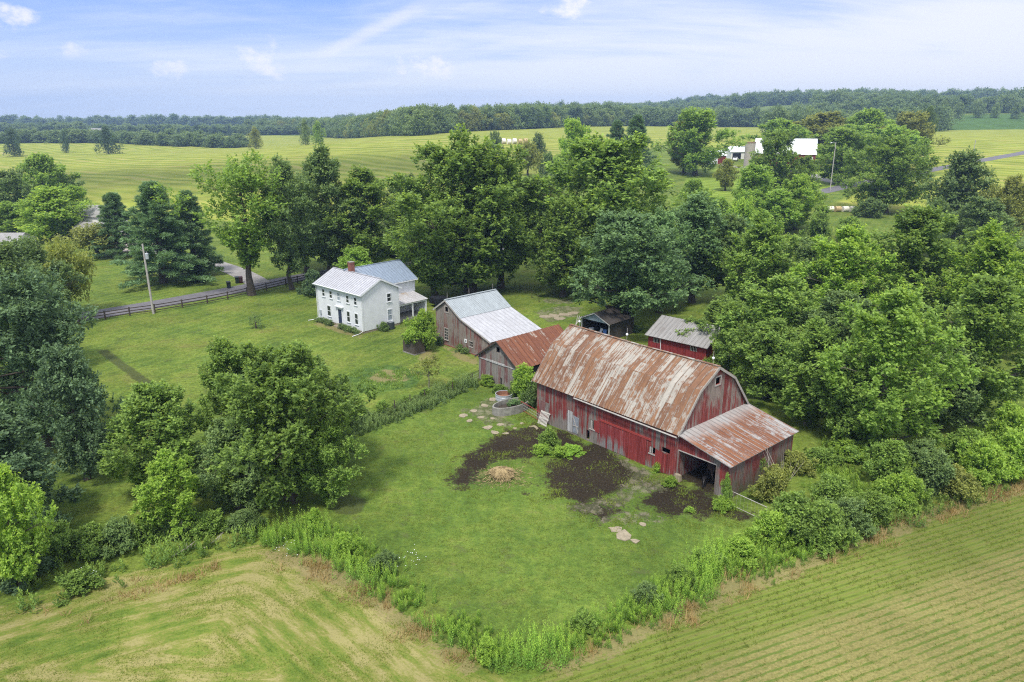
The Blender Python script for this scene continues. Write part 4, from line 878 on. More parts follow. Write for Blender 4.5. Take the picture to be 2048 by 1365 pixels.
mb = MB(); mb.lathe([(0, -.02), (.14, -.02), (.14, .02), (0, .02)], (0, 0, 0), 16); lp = mb.build('wall_lamp', plain('cream_plate', (.7, .66, .5), .5, .1), sm_); lp.location = (.75, -.03, 1.62); lp.rotation_euler = (math.pi / 2, 0, 0)

# ---- open fronted shed behind the barn
OO, OT = (8.70, 94.76), 0.80
op = thing('shed', (OO[0], OO[1], 0), OT, 'dark open fronted shed with pale blue gable below the big tree', 'shed')
LO, WO = 5.6, 5.1
mb = MB(); wall(mb, (.3, -.25), (.3, -WO + .25), [(0, 2.36), (WO / 2 - .25, 3.36), (WO - .5, 2.36)], (), .08, 2.25); mb.build('gable_wall', boards('pale_blue_boards', (.26, .33, .38), (.22, .24, .25), .1, .2, 51.0), op)
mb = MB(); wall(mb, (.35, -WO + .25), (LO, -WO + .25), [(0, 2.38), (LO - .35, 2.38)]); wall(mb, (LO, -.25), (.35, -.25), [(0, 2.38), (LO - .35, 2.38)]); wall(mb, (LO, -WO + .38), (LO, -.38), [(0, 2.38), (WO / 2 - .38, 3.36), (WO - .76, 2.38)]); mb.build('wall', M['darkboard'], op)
mb = MB(); slab(mb, (0, -WO, 2.3), (LO + .2, -WO, 2.3), (LO + .2, -WO / 2, 3.42), (0, -WO / 2, 3.42), .05, .55); slab(mb, (LO + .2, 0, 2.3), (0, 0, 2.3), (0, -WO / 2, 3.42), (LO + .2, -WO / 2, 3.42), .05, .55); mb.build('roof', M['roof_dark'], op)
mb = MB(); mb.beam((-.01, 0, 2.22), (-.01, -WO / 2, 3.34), .03, .12); mb.beam((-.01, -WO, 2.22), (-.01, -WO / 2, 3.34), .03, .12); mb.build('rake_board', M['paleboard'], op)
for y in (-.32, -WO + .32):
    mb = MB(); mb.box((.26, y - .07, 0), (.4, y + .07, 2.25)); mb.build('post', M['paleboard'], op)
def oloc(a, b, z=0): return tuple(Vector((OO[0], OO[1], z)) + dirs(OT)[0] * a + dirs(OT)[1] * b)
def garden_chair(loc, rz, mat, label):
    c = thing('chair', loc, rz, label, 'chair')
    mb = MB(); mb.hexa([(-.25, -.25, .4), (.25, -.25, .4), (.25, .25, .36), (-.25, .25, .36)], [(-.25, -.25, .44), (.25, -.25, .44), (.25, .25, .4), (-.25, .25, .4)]); mb.build('seat', mat, c)
    mb = MB(); mb.hexa([(-.25, .22, .4), (.25, .22, .4), (.25, .27, .4), (-.25, .27, .4)], [(-.25, .4, .95), (.25, .4, .95), (.25, .45, .95), (-.25, .45, .95)]); mb.build('backrest', mat, c)
    for sx in (-.22, .22):
        for sy in (-.22, .2):
            mb = MB(); mb.beam((sx, sy, 0), (sx, sy, .4), .05, .05); mb.build('leg', M['trim'], c)
    return c
garden_chair(oloc(1.3, -3.2), OT - 1.4, M['bluetarp'], 'blue and white garden chair standing inside the open shed')
garden_chair(oloc(1.5, -2.3), OT - 1.9, M['trim'], 'white garden chair left of the blue one in the open shed')
tb = thing('drum', oloc(1.2, -1.25), 0, 'pale grey drum at the left of the open shed', 'drum'); mb = MB(); mb.lathe([(0, 0), (.38, 0), (.38, .3), (.4, .32), (.38, .34), (.38, .9), (.33, .9), (.33, .85), (0, .85)], (0, 0, 0), 18); mb.build('body', M['galv'], tb)
for k in range(5):
    mb = MB(); mb.beam((0, 0, .06 + .09 * k), (2.6, .1 * k, .07 + .09 * k), .18, .06); o = mb.build('plank', M['tan'] if k == 4 else M['fence'], None)
    o.location = oloc(.9, -4.3 + .05 * k); o.rotation_euler = (0, 0, OT + .1 * k); tag(o, 'tan plank on top of the small lumber stack in the open shed' if k == 4 else 'dark plank within the lumber stack in the open shed', 'plank', 'planks stacked in the open shed')

# ---- red shed with grey roof behind the barn
DO, DT = (15.69, 85.16), -0.74
ds = thing('shed', (DO[0], DO[1], 0), DT, 'red board shed with grey metal roof right behind the barn', 'shed')
LD, WD, zde, zdr = 8.2, 7.4, 2.8, 4.5
mb = MB(); wall(mb, (.3, .4), (LD - .3, .4), [(0, 2.95), (LD - .6, 2.95)], [(.7, 1.5, 2.0, 2.55), (5.6, 6.4, 2.0, 2.55)]); mb.build('front_wall', M['redshed'], ds)
pf = [(0, 2.95), (WD / 2 - .4, zdr - .07), (WD - .8, 2.95)]
mb = MB(); wall(mb, (LD - .3, .52), (LD - .3, WD - .4), [(0, 2.95), (WD / 2 - .52, zdr - .07), (WD - .92, 2.95)]); mb.build('gable_wall', M['redshed'], ds); mb = MB(); wall(mb, (.3, WD - .4), (.3, .52), [(0, 2.95), (WD / 2 - .4, zdr - .07), (WD - .92, 2.95)]); mb.build('gable_wall', M['redshed'], ds)
mb = MB(); wall(mb, (LD - .42, WD - .4), (.42, WD - .4), [(0, 2.95), (LD - .84, 2.95)]); mb.build('back_wall', M['redshed'], ds)
mb = MB(); slab(mb, (0, 0, zde), (LD, 0, zde), (LD, WD / 2, zdr), (0, WD / 2, zdr), .05, .6, .05, .04); slab(mb, (LD, WD, zde), (0, WD, zde), (0, WD / 2, zdr), (LD, WD / 2, zdr), .05, .6, .05, .04); mb.build('roof', M['roof_grey'], ds)
for s in (1.0, 5.9):
    mb = MB()
    for k in range(5): mb.box((s + .2 * k - .02, .37, 2.0), (s + .2 * k + .03, .45, 2.55))
    mb.build('window_slats', M['trimgrey'], ds)
mb = MB(); mb.box((2.0, .33, .1), (2.06, .395, 2.7)); mb.build('batten', M['trim'], ds)

# ---- far farm
def simple_house(name, px, py, th, L, W, ze, zr, wmat, rmat, label, cat, gambrel=False, doors=()):
    p = at(px, py); o = thing(name, p, th, label, cat)
    if gambrel: prof = [(0, ze), (W * .2, ze + (zr - ze) * .64), (W / 2, zr), (W * .8, ze + (zr - ze) * .64), (W, ze)]
    else: prof = [(0, ze), (W / 2, zr), (W, ze)]
    mb = MB(); wall(mb, (0, 0), (L, 0), [(0, ze), (L, ze)], (), .2, -1.5); wall(mb, (L, .21), (L, W), [(max(0, s - .21), z) for s, z in prof], (), .2, -1.5); wall(mb, (L - .21, W), (0, W), [(0, ze), (L - .21, ze)], (), .2, -1.5); wall(mb, (0, W - .21), (0, .21), [(min(max(0, s - .21), W - .42), z) for s, z in prof], (), .2, -1.5)
    mb.build('wall', wmat, o); mb = MB(); e = .35
    for (a, za_), (b, zb_) in zip(prof[:-1], prof[1:]):
        if a < W / 2 - .01:
            a2 = a - (e if a == 0 else 0); slab(mb, (-e, a2, za_ + .1 - (.2 if a == 0 else 0)), (L + e, a2, za_ + .1 - (.2 if a == 0 else 0)), (L + e, b, zb_ + .1), (-e, b, zb_ + .1), .12)
        else:
            b2 = b + (e if b == W else 0); slab(mb, (L + e, b2, zb_ + .1 - (.2 if b == W else 0)), (-e, b2, zb_ + .1 - (.2 if b == W else 0)), (-e, a, za_ + .1), (L + e, a, za_ + .1), .12)
    mb.build('roof', rmat, o)
    for (s0, s1, za_, zb_, mt, nm) in doors:
        mb = MB(); mb.box((s0, -.06, za_), (s1, -.01, zb_)); mb.build(nm, mt, o)
    return o
simple_house('barn', 1508, 332, -.30, 24, 12, 5.0, 11.0, M['farred'], M['roof_far'], 'distant red barn with bright white gambrel roof', 'barn', True, ((17, 20, 0, 3, M['darkboard'], 'door'), (22, 23, 3, 4, M['trim'], 'window')))
simple_house('shed', 1372, 328, -.05, 17, 8, 3.6, 5.6, M['farred'], M['roof_far'], 'long low red shed beyond the driveway of the distant farm', 'shed', False, ((9.5, 13.5, 0, 2.9, M['trim'], 'door'), (4, 7, 0, 2.6, M['darkboard'], 'door')))
simple_house('garage', 1461, 319, .10, 8, 9, 3.3, 5.6, M['farwhite'], M['roof_far'], 'small garage with white roof behind the parked white car', 'garage', False, ((.8, 4.8, 0, 2.7, M['black'], 'door'),))
p = at(1497, 334); si = thing('silo', p, 0, 'short concrete silo beside the distant white roofed barn', 'silo')
mb = MB(); mb.lathe([(2.1, -1), (2.1, 9.6)], (0, 0, 0), 24); mb.build('body', M['silo'], si)
mb = MB(); mb.lathe([(2.1, 9.6), (2.15, 9.62), (2.15, 10.1), (1.9, 10.1), (1.9, 9.2), (0, 9.2)], (0, 0, 0), 24); mb.build('rim', plain('rusty_rim', (.22, .15, .1), .9, .3), si)
p = at(1471, 322.5); p.z += .12; car = thing('car', p, -2.0, 'white car parked by the distant garage', 'car')
mb = MB(); sec = [(-2.2, .45, .8), (-2.15, .4, .98), (-1.3, .4, 1.05), (-.75, .4, 1.62), (1.0, .4, 1.68), (1.9, .4, 1.1), (2.15, .42, 1.0), (2.2, .45, .7)]
rows_ = []
for x, zb_, zt in sec: k = .9 if zt < 1.3 else .72; rows_.append([(x, -.92, zb_), (x, -.92, min(zt, 1.0)), (x, -.92 * k, zt), (x, .92 * k, zt), (x, .92, min(zt, 1.0)), (x, .92, zb_)])
for a, b_ in zip(rows_[:-1], rows_[1:]):
    for k in range(6): mb.face([a[k], b_[k], b_[(k + 1) % 6], a[(k + 1) % 6]])
mb.face(rows_[0]); mb.face(rows_[-1][::-1]); mb.build('body', M['carwhite'], car)
mb = MB()
for s in (-1, 1): mb.face([(q, s * yy, z) for q, yy, z in ((-.95, .90, 1.08), (1.45, .90, 1.08), (.95, .70, 1.58), (-.65, .70, 1.55))][::s])
mb.face([(-1.3, -.7, 1.1), (-1.3, .7, 1.1), (-.8, .6, 1.6), (-.8, -.6, 1.6)]); mb.face([(1.86, .7, 1.16), (1.86, -.7, 1.16), (1.1, -.6, 1.66), (1.1, .6, 1.66)]); mb.build('window', M['glass'], car)
for x in (-1.35, 1.35):
    for y in (-.85, .85):
        mb = MB(); mb.tube([(x, y - .1, .33), (x, y + .1, .33)], .33, 14); wh = mb.build('wheel', M['tyre'], car); mb = MB(); mb.tube([(x, y - .11, .33), (x, y + .11, .33)], .18, 10); mb.build('rim', M['galv'], wh)
for y in (-.65, .65):
    mb = MB(); mb.box((-2.23, y - .16, .72), (-2.17, y + .16, .86)); mb.build('headlight', M['trim'], car)

# ---- neighbours on the left
simple_house('house', 146, 470, -.35, 9.0, 8, 4.6, 6.6, M['farwhite'], M['roof_grey'], 'pale house with grey roof between trees at far left', 'house', False, ((1.5, 2.6, 1.2, 2.6, M['glass'], 'window'), (5, 6.2, 1.2, 2.6, M['glass'], 'window')))
simple_house('garage', 150, 482, -.35, 5.5, 5, 2.6, 3.9, M['farwhite'], M['roof_grey'], 'low garage in front of the pale house at far left', 'garage', False, ((1, 4.2, 0, 2.2, M['trim'], 'door'),))
simple_house('house', -120, 512, .05, 15, 8, 2.3, 3.9, M['farwhite'], M['roof_grey'], 'low grey roofed house at the left edge behind dark trees', 'house')
simple_house('house', 182, 270, .1, 12, 8, 5, 8, M['farwhite'], M['roof_grey'], 'tiny white house in front of the far left woods', 'house')

# ---- split rail fence along the road
fb = [at(*q) for q in ((60, 668), (160, 648), (260, 632), (310, 625.5), (365, 616), (415, 607.5), (456, 599.5), (495, 590.5), (533, 581.5), (572, 572), (640, 557), (740, 541), (830, 529), (900, 518))]
fc = thing('fence', tuple(fb[3]), 0, 'dark three rail wooden fence running along the near side of the road', 'fence'); fo_ = fb[3].copy()
cum = []
for a, b_ in zip(fb[:-1], fb[1:]):
    k = max(1, int(round((b_ - a).length / 2.9))); cum += [a.lerp(b_, i / k) for i in range(k)]
cum.append(fb[-1])
for i, p in enumerate(cum):
    mb = MB(); q = p - fo_; mb.box((q.x - .08, q.y - .08, q.z - .3), (q.x + .08, q.y + .08, q.z + 1.28)); mb.build('post', M['fence'], fc)
    if i + 1 < len(cum):
        r = cum[i + 1] - fo_
        for zz in (.32, .72, 1.12):
            mb = MB(); mb.beam(q + Vector((0, 0, zz)), r + Vector((0, 0, zz)), .06, .12); mb.build('rail', M['fence'], fc)

# ---- utility poles
def upole(px, py, h, label, transformer=True, arm=False, lean=0.0, mat='pole'):
    p = at(px, py); o = thing('utility_pole', p, 0, label, 'utility pole'); o.rotation_euler = (0, lean, 0)
    mb = MB(); mb.tube([(0, 0, -.5), (0, 0, h * .5), (0, 0, h)], [.17, .145, .115], 10); mb.build('pole', M[mat], o)
    if transformer:
        mb = MB(); mb.lathe([(0, -.42), (.21, -.42), (.24, -.38), (.24, .36), (.2, .44), (.0, .46)], (.42, -.1, h - 1.75), 14); tr = mb.build('transformer', M['galv'], o)
        mb = MB(); mb.tube([(.42, -.1, h - 1.3), (.42, -.1, h - 1.05)], .04, 6); mb.beam((.1, -.02, h - 1.7), (.3, -.08, h - 1.7), .08, .1); mb.build('bushing', M['trimgrey'], tr)
        mb = MB(); mb.tube([(-.1, 0, h - 1.0), (-.38, 0, h - .95), (-.38, 0, h - .75)], .03, 6); mb.build('bracket', M['trimgrey'], o)
    if arm:
        mb = MB(); mb.tube([(0, 0, h - .4), (-.8, -.2, h), (-1.5, -.3, h - .1)], .05, 6); mb.build('arm', M['galv'], o); mb = MB(); mb.lathe([(0, .1), (.25, .05), (.3, -.12), (0, -.15)], (-1.6, -.3, h - .15), 12); mb.build('lamp', M['trim'], o)
    return o
upole(307, 628, 10.2, 'tall wooden pole with grey transformer beside the rail fence', True, False, -.015)
upole(1660, 382, 15.5, 'tall pale pole with a lamp arm at the farm driveway', False, True)
upole(1940, 346, 12.5, 'thin utility pole far right beside the country road', False, False)

# ---- wheelie bins
for px, py, mt, lb in ((458, 577, 'plastic', 'dark green wheelie bin standing at the road edge'), (475, 567, 'plastic', 'black wheelie bin left of the maroon bin at the driveway'), (482, 566.5, 'plasticbrown', 'maroon wheelie bin at the driveway entrance')):
    p = at(px, py); o = thing('bin', (p.x, p.y, p.z + .05), .5, lb, 'bin')
    mb = MB(); mb.hexa([(-.25, -.28, .05), (.25, -.28, .05), (.25, .28, .05), (-.25, .28, .05)], [(-.32, -.36, 1.0), (.32, -.36, 1.0), (.32, .36, 1.0), (-.32, .36, 1.0)]); mb.build('body', M[mt], o)
    mb = MB(); mb.hexa([(-.34, -.4, 1.0), (.34, -.4, 1.0), (.34, .42, 1.0), (-.34, .42, 1.0)], [(-.3, -.3, 1.1), (.3, -.3, 1.1), (.3, .4, 1.12), (-.3, .4, 1.12)]); mb.build('lid', M[mt], o)
    for s in (-.27, .27):
        mb = MB(); mb.tube([(s - .03, .3, .1), (s + .03, .3, .1)], .1, 10); mb.build('wheel', M['tyre'], o)

# ---- concrete troughs, leaning pallet
p = at(1022, 822); tr = thing('trough', p, .62, 'oval concrete stock tank overgrown with weeds beside the barn', 'trough')
def oval(mb, sc, prof, n=36):
    rings = [[(r * sc[0] * math.cos(2 * math.pi * k / n), r * sc[1] * math.sin(2 * math.pi * k / n), z) for k in range(n)] for r, z in prof]
    for a, b_ in zip(rings[:-1], rings[1:]):
        for k in range(n): mb.face([a[k], a[(k + 1) % n], b_[(k + 1) % n], b_[k]], True)
mb = MB(); oval(mb, (2.1, 1.05), [(1.0, -.1), (1.0, .82), (.985, .86), (.93, .86), (.91, .82), (.91, .35)]); mb.build('shell', M['concrete'], tr)
mb = MB(); oval(mb, (2.1, 1.05), [(.915, .42), (.5, .5), (.01, .48)]); mb.build('soil', M['soil'], tr)
for i, (a, b_) in enumerate(((.5, .2), (.9, -.2), (-.1, .1))):
    d = Vector((a * math.cos(.62) - b_ * math.sin(.62), a * math.sin(.62) + b_ * math.cos(.62), .45)) + p
    plant('weed_clump', 'shrub', d.x, d.y, d.z, .55 - .1 * i, .6 - .1 * i, 'walnut', ('tallest weed clump growing inside the oval concrete tank', 'weed clump at the far end inside the oval concrete tank', 'small weed clump at the near end inside the oval tank')[i], 'weeds', 'weeds in the oval tank')
p = at(1008, 799); tr = thing('trough', p, .5, 'low round grey tank with rusty inside behind the oval tank', 'trough')
mb = MB(); mb.lathe([(.86, -.1), (.86, .16), (.88, .18), (.86, .2), (.86, .40), (.88, .42), (.86, .44), (.86, .62), (.89, .66), (.82, .66), (.82, .2)], (0, 0, 0), 28); mb.build('shell', M['galv'], tr)
mb = MB(); mb.lathe([(.82, .62), (.815, .2), (.0, .22)], (0, 0, 0), 28); mb.build('lining', plain('rusty_lining', (.22, .11, .07), .9, .3), tr)
BA, BB = dirs(BT)
def bloc(a, b, z=0): v = Vector((BO[0], BO[1], z)) + BA * a + BB * b; return v
pl = thing('pallet', bloc(1.0, -.18), BT, 'grey slatted wooden pallet leaning on the barn front wall', 'pallet')
tilt = lambda s, z: (s, .50 * z / 1.2, z)
for k in range(8):
    mb = MB(); mb.beam(tilt(.07 + .15 * k, .02), tilt(.07 + .15 * k, 1.2), .065, .022, (0, -1, 0)); mb.build('slat', M['pallet'], pl)
for z in (.08, .6, 1.12):
    mb = MB(); y = .5 * z / 1.2; mb.beam((0, y + .055, z - .02), (1.2, y + .055, z - .02), .08, .08); mb.build('stringer', M['pallet'], pl)

# ---- field gates and wire fences
def gate(p, q, h, label, bars=2, mat='galv', mesh=True, lift=.15):
    p, q = Vector(p), Vector(q); o = thing('gate', p, 0, label, 'gate'); d = q - p
    mb = MB(); mb.tube([(0, 0, lift), (0, 0, h)], .025, 6); mb.tube([d + Vector((0, 0, lift)), d + Vector((0, 0, h))], .03, 6); mb.tube([(0, 0, h), d + Vector((0, 0, h))], .028, 6); mb.tube([(0, 0, lift), d + Vector((0, 0, lift))], .022, 6); mb.build('frame', M[mat], o)
    for k in range(1, bars + 1):
        mb = MB(); z = lift + (h - lift) * k / (bars + 1); mb.tube([(0, 0, z), d + Vector((0, 0, z))], .012, 5); mb.build('rail', M['trimgrey'], o)
    if mesh:
        mb = MB(); n = int(d.length / .3)
        for k in range(1, n): w0 = d * (k / n); mb.tube([w0 + Vector((0, 0, lift)), w0 + Vector((0, 0, h))], .006, 3)
        mb.build('wire', M['trimgrey'], o)
    return o
gate(at(1458, 1012), at(1530, 1046), 1.25, 'long low tube gate at the open lean-to corner', 0, 'trimgrey')
gate(at(958, 762), at(941, 770), 1.2, 'small dark wire gate beside the rust roofed shed', 3, 'fence')
gate(at(1042, 822), at(1080, 845), 1.0, 'rusty tube gate between oval tank and barn corner', 2, 'redtrim')
def wirefence(pts, label, h=1.1, step=2.5):
    o = thing('wire_fence', tuple(pts[0]), 0, label, 'fence'); o0 = Vector(pts[0]); P_ = []
    for a, b_ in zip(pts[:-1], pts[1:]):
        k = max(1, int(round((b_ - a).length / step))); P_ += [a.lerp(b_, i / k) - o0 for i in range(k)]
    P_.append(pts[-1] - o0)
    for i, q in enumerate(P_):
        mb = MB(); mb.tube([q + Vector((0, 0, -.2)), q + Vector((.03 * math.sin(i * 3), .03 * math.cos(i), h + .08 * math.sin(i * 2.3)))], [.06, .05], 6); mb.build('post', M['fence'], o)
    mb = MB()
    for a, b_ in zip(P_[:-1], P_[1:]):
        for z in (.25, .5, .75, 1.0): mb.tube([a + Vector((0, 0, z * h)), b_ + Vector((0, 0, z * h))], .008, 3)
    mb.build('wire', M['fence'], o)
wirefence([at(*q) for q in ((945, 768), (905, 785), (850, 800), (790, 822), (730, 845), (700, 862))], 'old wire fence with leaning posts along the lawn hedge')
wirefence([at(*q) for q in ((1030, 575), (1050, 588), (1078, 605))], 'short wire fence under the big tree behind the grey shed')

# ---- straw pile, stone slabs, tarp covered cart, bales
def blob(name, c, rx_, ry_, h, mat, seed, amp=.25, n=28):
    mb = MB(); rings = []
    for j in range(9):
        f = j / 8; r = math.cos(f * math.pi / 2) ** .7; z = math.sin(f * math.pi / 2) ** 1.1; ring = []
        for k in range(n):
            a = 2 * math.pi * k / n; q = 1 + amp * mnoise.noise(Vector((math.cos(a) * 1.6 + seed, math.sin(a) * 1.6, z * 2.4))) * 1.6 + amp * .5 * mnoise.noise(Vector((math.cos(a) * 5 + seed, math.sin(a) * 5, z * 7)))
            ring.append(Vector((rx_ * r * q * math.cos(a), ry_ * r * q * math.sin(a), h * z * (1 + .3 * amp * mnoise.noise(Vector((a, seed, f * 3)))) - .03)))
        rings.append(ring)
    for a, b_ in zip(rings[:-1], rings[1:]):
        for k in range(n): mb.face([a[k], a[(k + 1) % n], b_[(k + 1) % n], b_[k]], True)
    mb.face(rings[-1]); o = mb.build(name, mat); o.location = c; return o
hp_ = at(1003, 955)
hay_o = blob('straw_pile', hp_, 1.05, .85, .85, M['hay'], 3.0, .3); tag(hay_o, 'golden straw pile on the dark manure ground', 'straw pile')
g = rng(77); N = 1600; a = g.random(N) * 6.28; r = np.abs(g.standard_normal(N)) * .85; B_ = np.stack([r * np.cos(a) * 1.15, r * np.sin(a) * .95, np.maximum(0, .82 * (1 - (r / 1.2) ** 2)) * (r < 1.2) + .03], 1)
dv = unit(np.stack([np.cos(a) + g.standard_normal(N) * .5, np.sin(a) + g.standard_normal(N) * .5, -.5 * (r < 1.2) + .1 * g.random(N)], 1)); nr = unit(g.standard_normal((N, 3)) * .4 + [0, 0, 1])
o = link('loose_straw', quads_mesh('loose_straw', leaf_quads(B_, dv, nr, .25 + .25 * g.random(N), np.full(N, .035)), M['hay']), hay_o); o['kind'] = 'stuff'
g = rng(5)
def slabstone(px, py, r, label, group, k):
    p = at(px, py); mb = MB(); n = 7 + k % 3; pts = []
    for i in range(n):
        a = 2 * math.pi * (i + .35 * g.random()) / n; q = r * (.7 + .5 * g.random()); pts.append(Vector((q * 1.25 * math.cos(a), q * math.sin(a), 0)))
    top = [q + Vector((0, 0, .05 + .015 * g.random())) for q in pts]; mb.face(top)
    for i in range(n): mb.face([pts[i], pts[(i + 1) % n], top[(i + 1) % n], top[i]])
    o = mb.build('stone_slab', M['stone']); o.location = (p.x, p.y, p.z + float(0)); o.rotation_euler = (0, 0, g.random() * 6); tag(o, label, 'stone slab', group)
k = 0
for px, py, r in ((968, 812), (985, 800), (948, 823), (962, 836), (985, 838), (1000, 850), (940, 842), (1030, 858), (1045, 848), (975, 856), (990, 866), (1012, 868), (1055, 862), (1068, 856), (926, 832), (1000, 812)) and [(a, b_, .2 + .24 * g.random()) for a, b_ in ((968, 812), (985, 800), (948, 823), (962, 836), (985, 838), (1000, 850), (940, 842), (1030, 858), (1045, 848), (975, 856), (990, 866), (1012, 868), (1055, 862), (1068, 856), (926, 832), (1000, 812))]:
    slabstone(px, py, r, 'flat tan stone slab set in the grass near the oval tank', 'flat stones by the oval tank', k); k += 1
for px, py, r, lb in ((1248, 1071, .55, 'largest pale stone slab alone in the pasture'), (1232, 1060, .4, 'long pale stone slab above the largest pasture slab'), (1270, 1083, .28, 'small pale stone slab right of the largest pasture slab'), (1285, 1050, .25, 'tiny stone slab nearest the barn in the pasture')): slabstone(px, py, r, lb, 'stones in the pasture', k); k += 1
for px, py, r in ((1090, 634, .8), (1108, 632, .9), (1128, 630, .9), (1146, 627, .8), (1118, 638, .7)): slabstone(px, py, r, 'large grey stone slab in the pavement beyond the grey shed', 'stones beyond the grey shed', k); k += 1
p = at(880, 612); ct = thing('cart', (p.x, p.y, p.z), .75, 'cart under black tarp behind the grey shed', 'cart')
mb = MB(); mb.hexa([(-1.4, -.8, .55), (1.4, -.8, .55), (1.4, .8, .55), (-1.4, .8, .55)], [(-1.35, -.75, 1.35), (1.35, -.75, 1.2), (1.35, .75, 1.25), (-1.35, .75, 1.45)]); mb.hexa([(-1.35, -.75, 1.35), (1.35, -.75, 1.2), (1.35, .75, 1.25), (-1.35, .75, 1.45)], [(-.9, -.4, 1.6), (.9, -.4, 1.35), (.9, .4, 1.4), (-.9, .4, 1.65)]); mb.build('tarp', M['black'], ct)
for y in (-.7, .7):
    mb = MB(); mb.tube([(0, y - .08, .33), (0, y + .08, .33)], .33, 14); mb.build('wheel', M['tyre'], ct)
for i in range(7):
    p = at(985 + i * 11, 288 + (i % 2)); mb = MB(); mb.tube([(-1.0, 0, 0), (1.0, 0, 0)], 1.5, 16); o = mb.build('bale', M['whitebale'] if i < 5 else M['tanbale']); o.location = (p.x, p.y, p.z + 1.45); o.rotation_euler = (0, 0, .3)
    tag(o, 'white wrapped round bale in the row beyond the big tree' if i < 5 else 'unwrapped tan round bale at the right end of the far row', 'bale', 'round bales in the far field')
for i in range(4):
    p = at(1660 + i * 15, 424); mb = MB(); mb.tube([(-.75, 0, 0), (.75, 0, 0)], .78, 18); o = mb.build('bale', M['tanbale'] if i == 1 else M['whitebale']); o.location = (p.x, p.y, p.z + .76); o.rotation_euler = (0, 0, .12)
    tag(o, 'unwrapped tan bale between white wrapped bales behind the right woods' if i == 1 else 'white wrapped bale in the row behind the right woods', 'bale', 'bales behind the right woods')

# ---- horse and pony in the lean-to
def skin(name, joints, edges, mat, parent, sub=2):
    me = bpy.data.meshes.new(name); me.from_pydata([j[:3] for j in joints], edges, []); o = link(name, me, parent); me.materials.append(mat)
    md = o.modifiers.new('skin', 'SKIN'); md.use_smooth_shade = True
    if not me.skin_vertices: pass
    for v, j in zip(me.skin_vertices[0].data, joints): v.radius = (j[3], j[3]); v.use_root = False
    me.skin_vertices[0].data[0].use_root = True
    s = o.modifiers.new('sub', 'SUBSURF'); s.levels = sub; s.render_levels = sub; return o
def equine(loc, rz, sc, coat, label, cat, head_down=0.0, name='horse'):
    e = thing(name, loc, rz, label, cat); e.scale = (sc, sc, sc); hd = head_down
    neck = [(.66, 0, 1.28 - .05 * hd, .2), (.86, 0, 1.50 - .42 * hd, .145), (1.02, 0, 1.68 - .85 * hd, .11), (1.16, 0, 1.55 - .98 * hd, .098), (1.34 - .08 * hd, 0, 1.30 - .98 * hd, .075), (1.38 - .1 * hd, 0, 1.24 - .98 * hd, .062)]
    J = [(-.55, 0, 1.14, .27), (-.1, 0, 1.08, .32), (.38, 0, 1.1, .29)] + neck; E = [(0, 1), (1, 2), (2, 3), (3, 4), (4, 5), (5, 6), (6, 7), (7, 8)]
    for s in (-1, 1):
        b0 = len(J); dx_ = .08 * s
        J += [(.44, .16 * s, .9, .125), (.46 + dx_, .17 * s, .5, .062), (.45 + dx_, .17 * s, .16, .046), (.49 + dx_, .17 * s, .045, .06)]; E += [(2, b0), (b0, b0 + 1), (b0 + 1, b0 + 2), (b0 + 2, b0 + 3)]
        b0 = len(J); J += [(-.60, .17 * s, .98, .18), (-.47 - dx_, .19 * s, .76, .12), (-.74 - dx_, .19 * s, .50, .066), (-.70 - dx_, .19 * s, .16, .048), (-.65 - dx_, .19 * s, .045, .06)]; E += [(0, b0)] + [(b0 + i, b0 + i + 1) for i in range(4)]
    for s in (-1, 1):
        b0 = len(J); J += [(1.0, .06 * s, 1.76 - .80 * hd, .035), (.99, .075 * s, 1.86 - .78 * hd, .014)]; E += [(5, b0), (b0, b0 + 1)]
    skin('body', J, E, coat, e)
    skin('tail', [(-.80, 0, 1.2, .05), (-.92, 0, 1.05, .07), (-.97, 0, .75, .08), (-.95, 0, .45, .03)], [(0, 1), (1, 2), (2, 3)], M['mane'], e, 1)
    skin('mane', [(1.0, 0, 1.78 - .85 * hd, .035), (.84, 0, 1.66 - .45 * hd, .055), (.62, 0, 1.47 - .08 * hd, .06), (.45, 0, 1.38, .04)], [(0, 1), (1, 2), (2, 3)], M['mane'], e, 1)
    for s in (-1, 1):
        mb = MB(); mb.lathe([(0, -.02), (.02, 0), (0, .02)], (1.12, .085 * s, 1.60 - .95 * hd), 8); mb.build('eye', M['tyre'], e)
    return e
equine(bloc(L + 1.55, 2.6), BT + 2.5, .93, M['horse'], 'dark brown horse standing at the back wall in the open lean-to', 'horse', .35)
equine(bloc(L + 1.95, 1.05), BT - 1.1, .62, M['pony'], 'small black pony standing in the lean-to doorway', 'pony', .75, 'pony')

# ---- fallen branches
for px, py, r, lb in ((372, 1108, .9, 'bare fallen branch at the edge of the hay field'), (975, 0, 0, ''), (430, 1092, .7, 'thin dead branch in the grass right of the fallen branch')):
    if not r: continue
    p = at(px, py); mb = MB(); g = rng(int(px))
    mb.tube([(-r, 0, .08), (0, .1, .3), (r, .3, .65)], [.045, .035, .012], 6)
    for k in range(6): f = -.6 + .25 * k; a = Vector((f * r, .05, .25 + .15 * f)); mb.tube([a, a + Vector((.3 * g.random(), .5 * (g.random() - .5), .35 + .3 * g.random())) * r], [.02, .006], 5)
    o = mb.build('fallen_branch', M['deadwood']); o.location = p; o.rotation_euler = (0, 0, .6); tag(o, lb, 'branch')

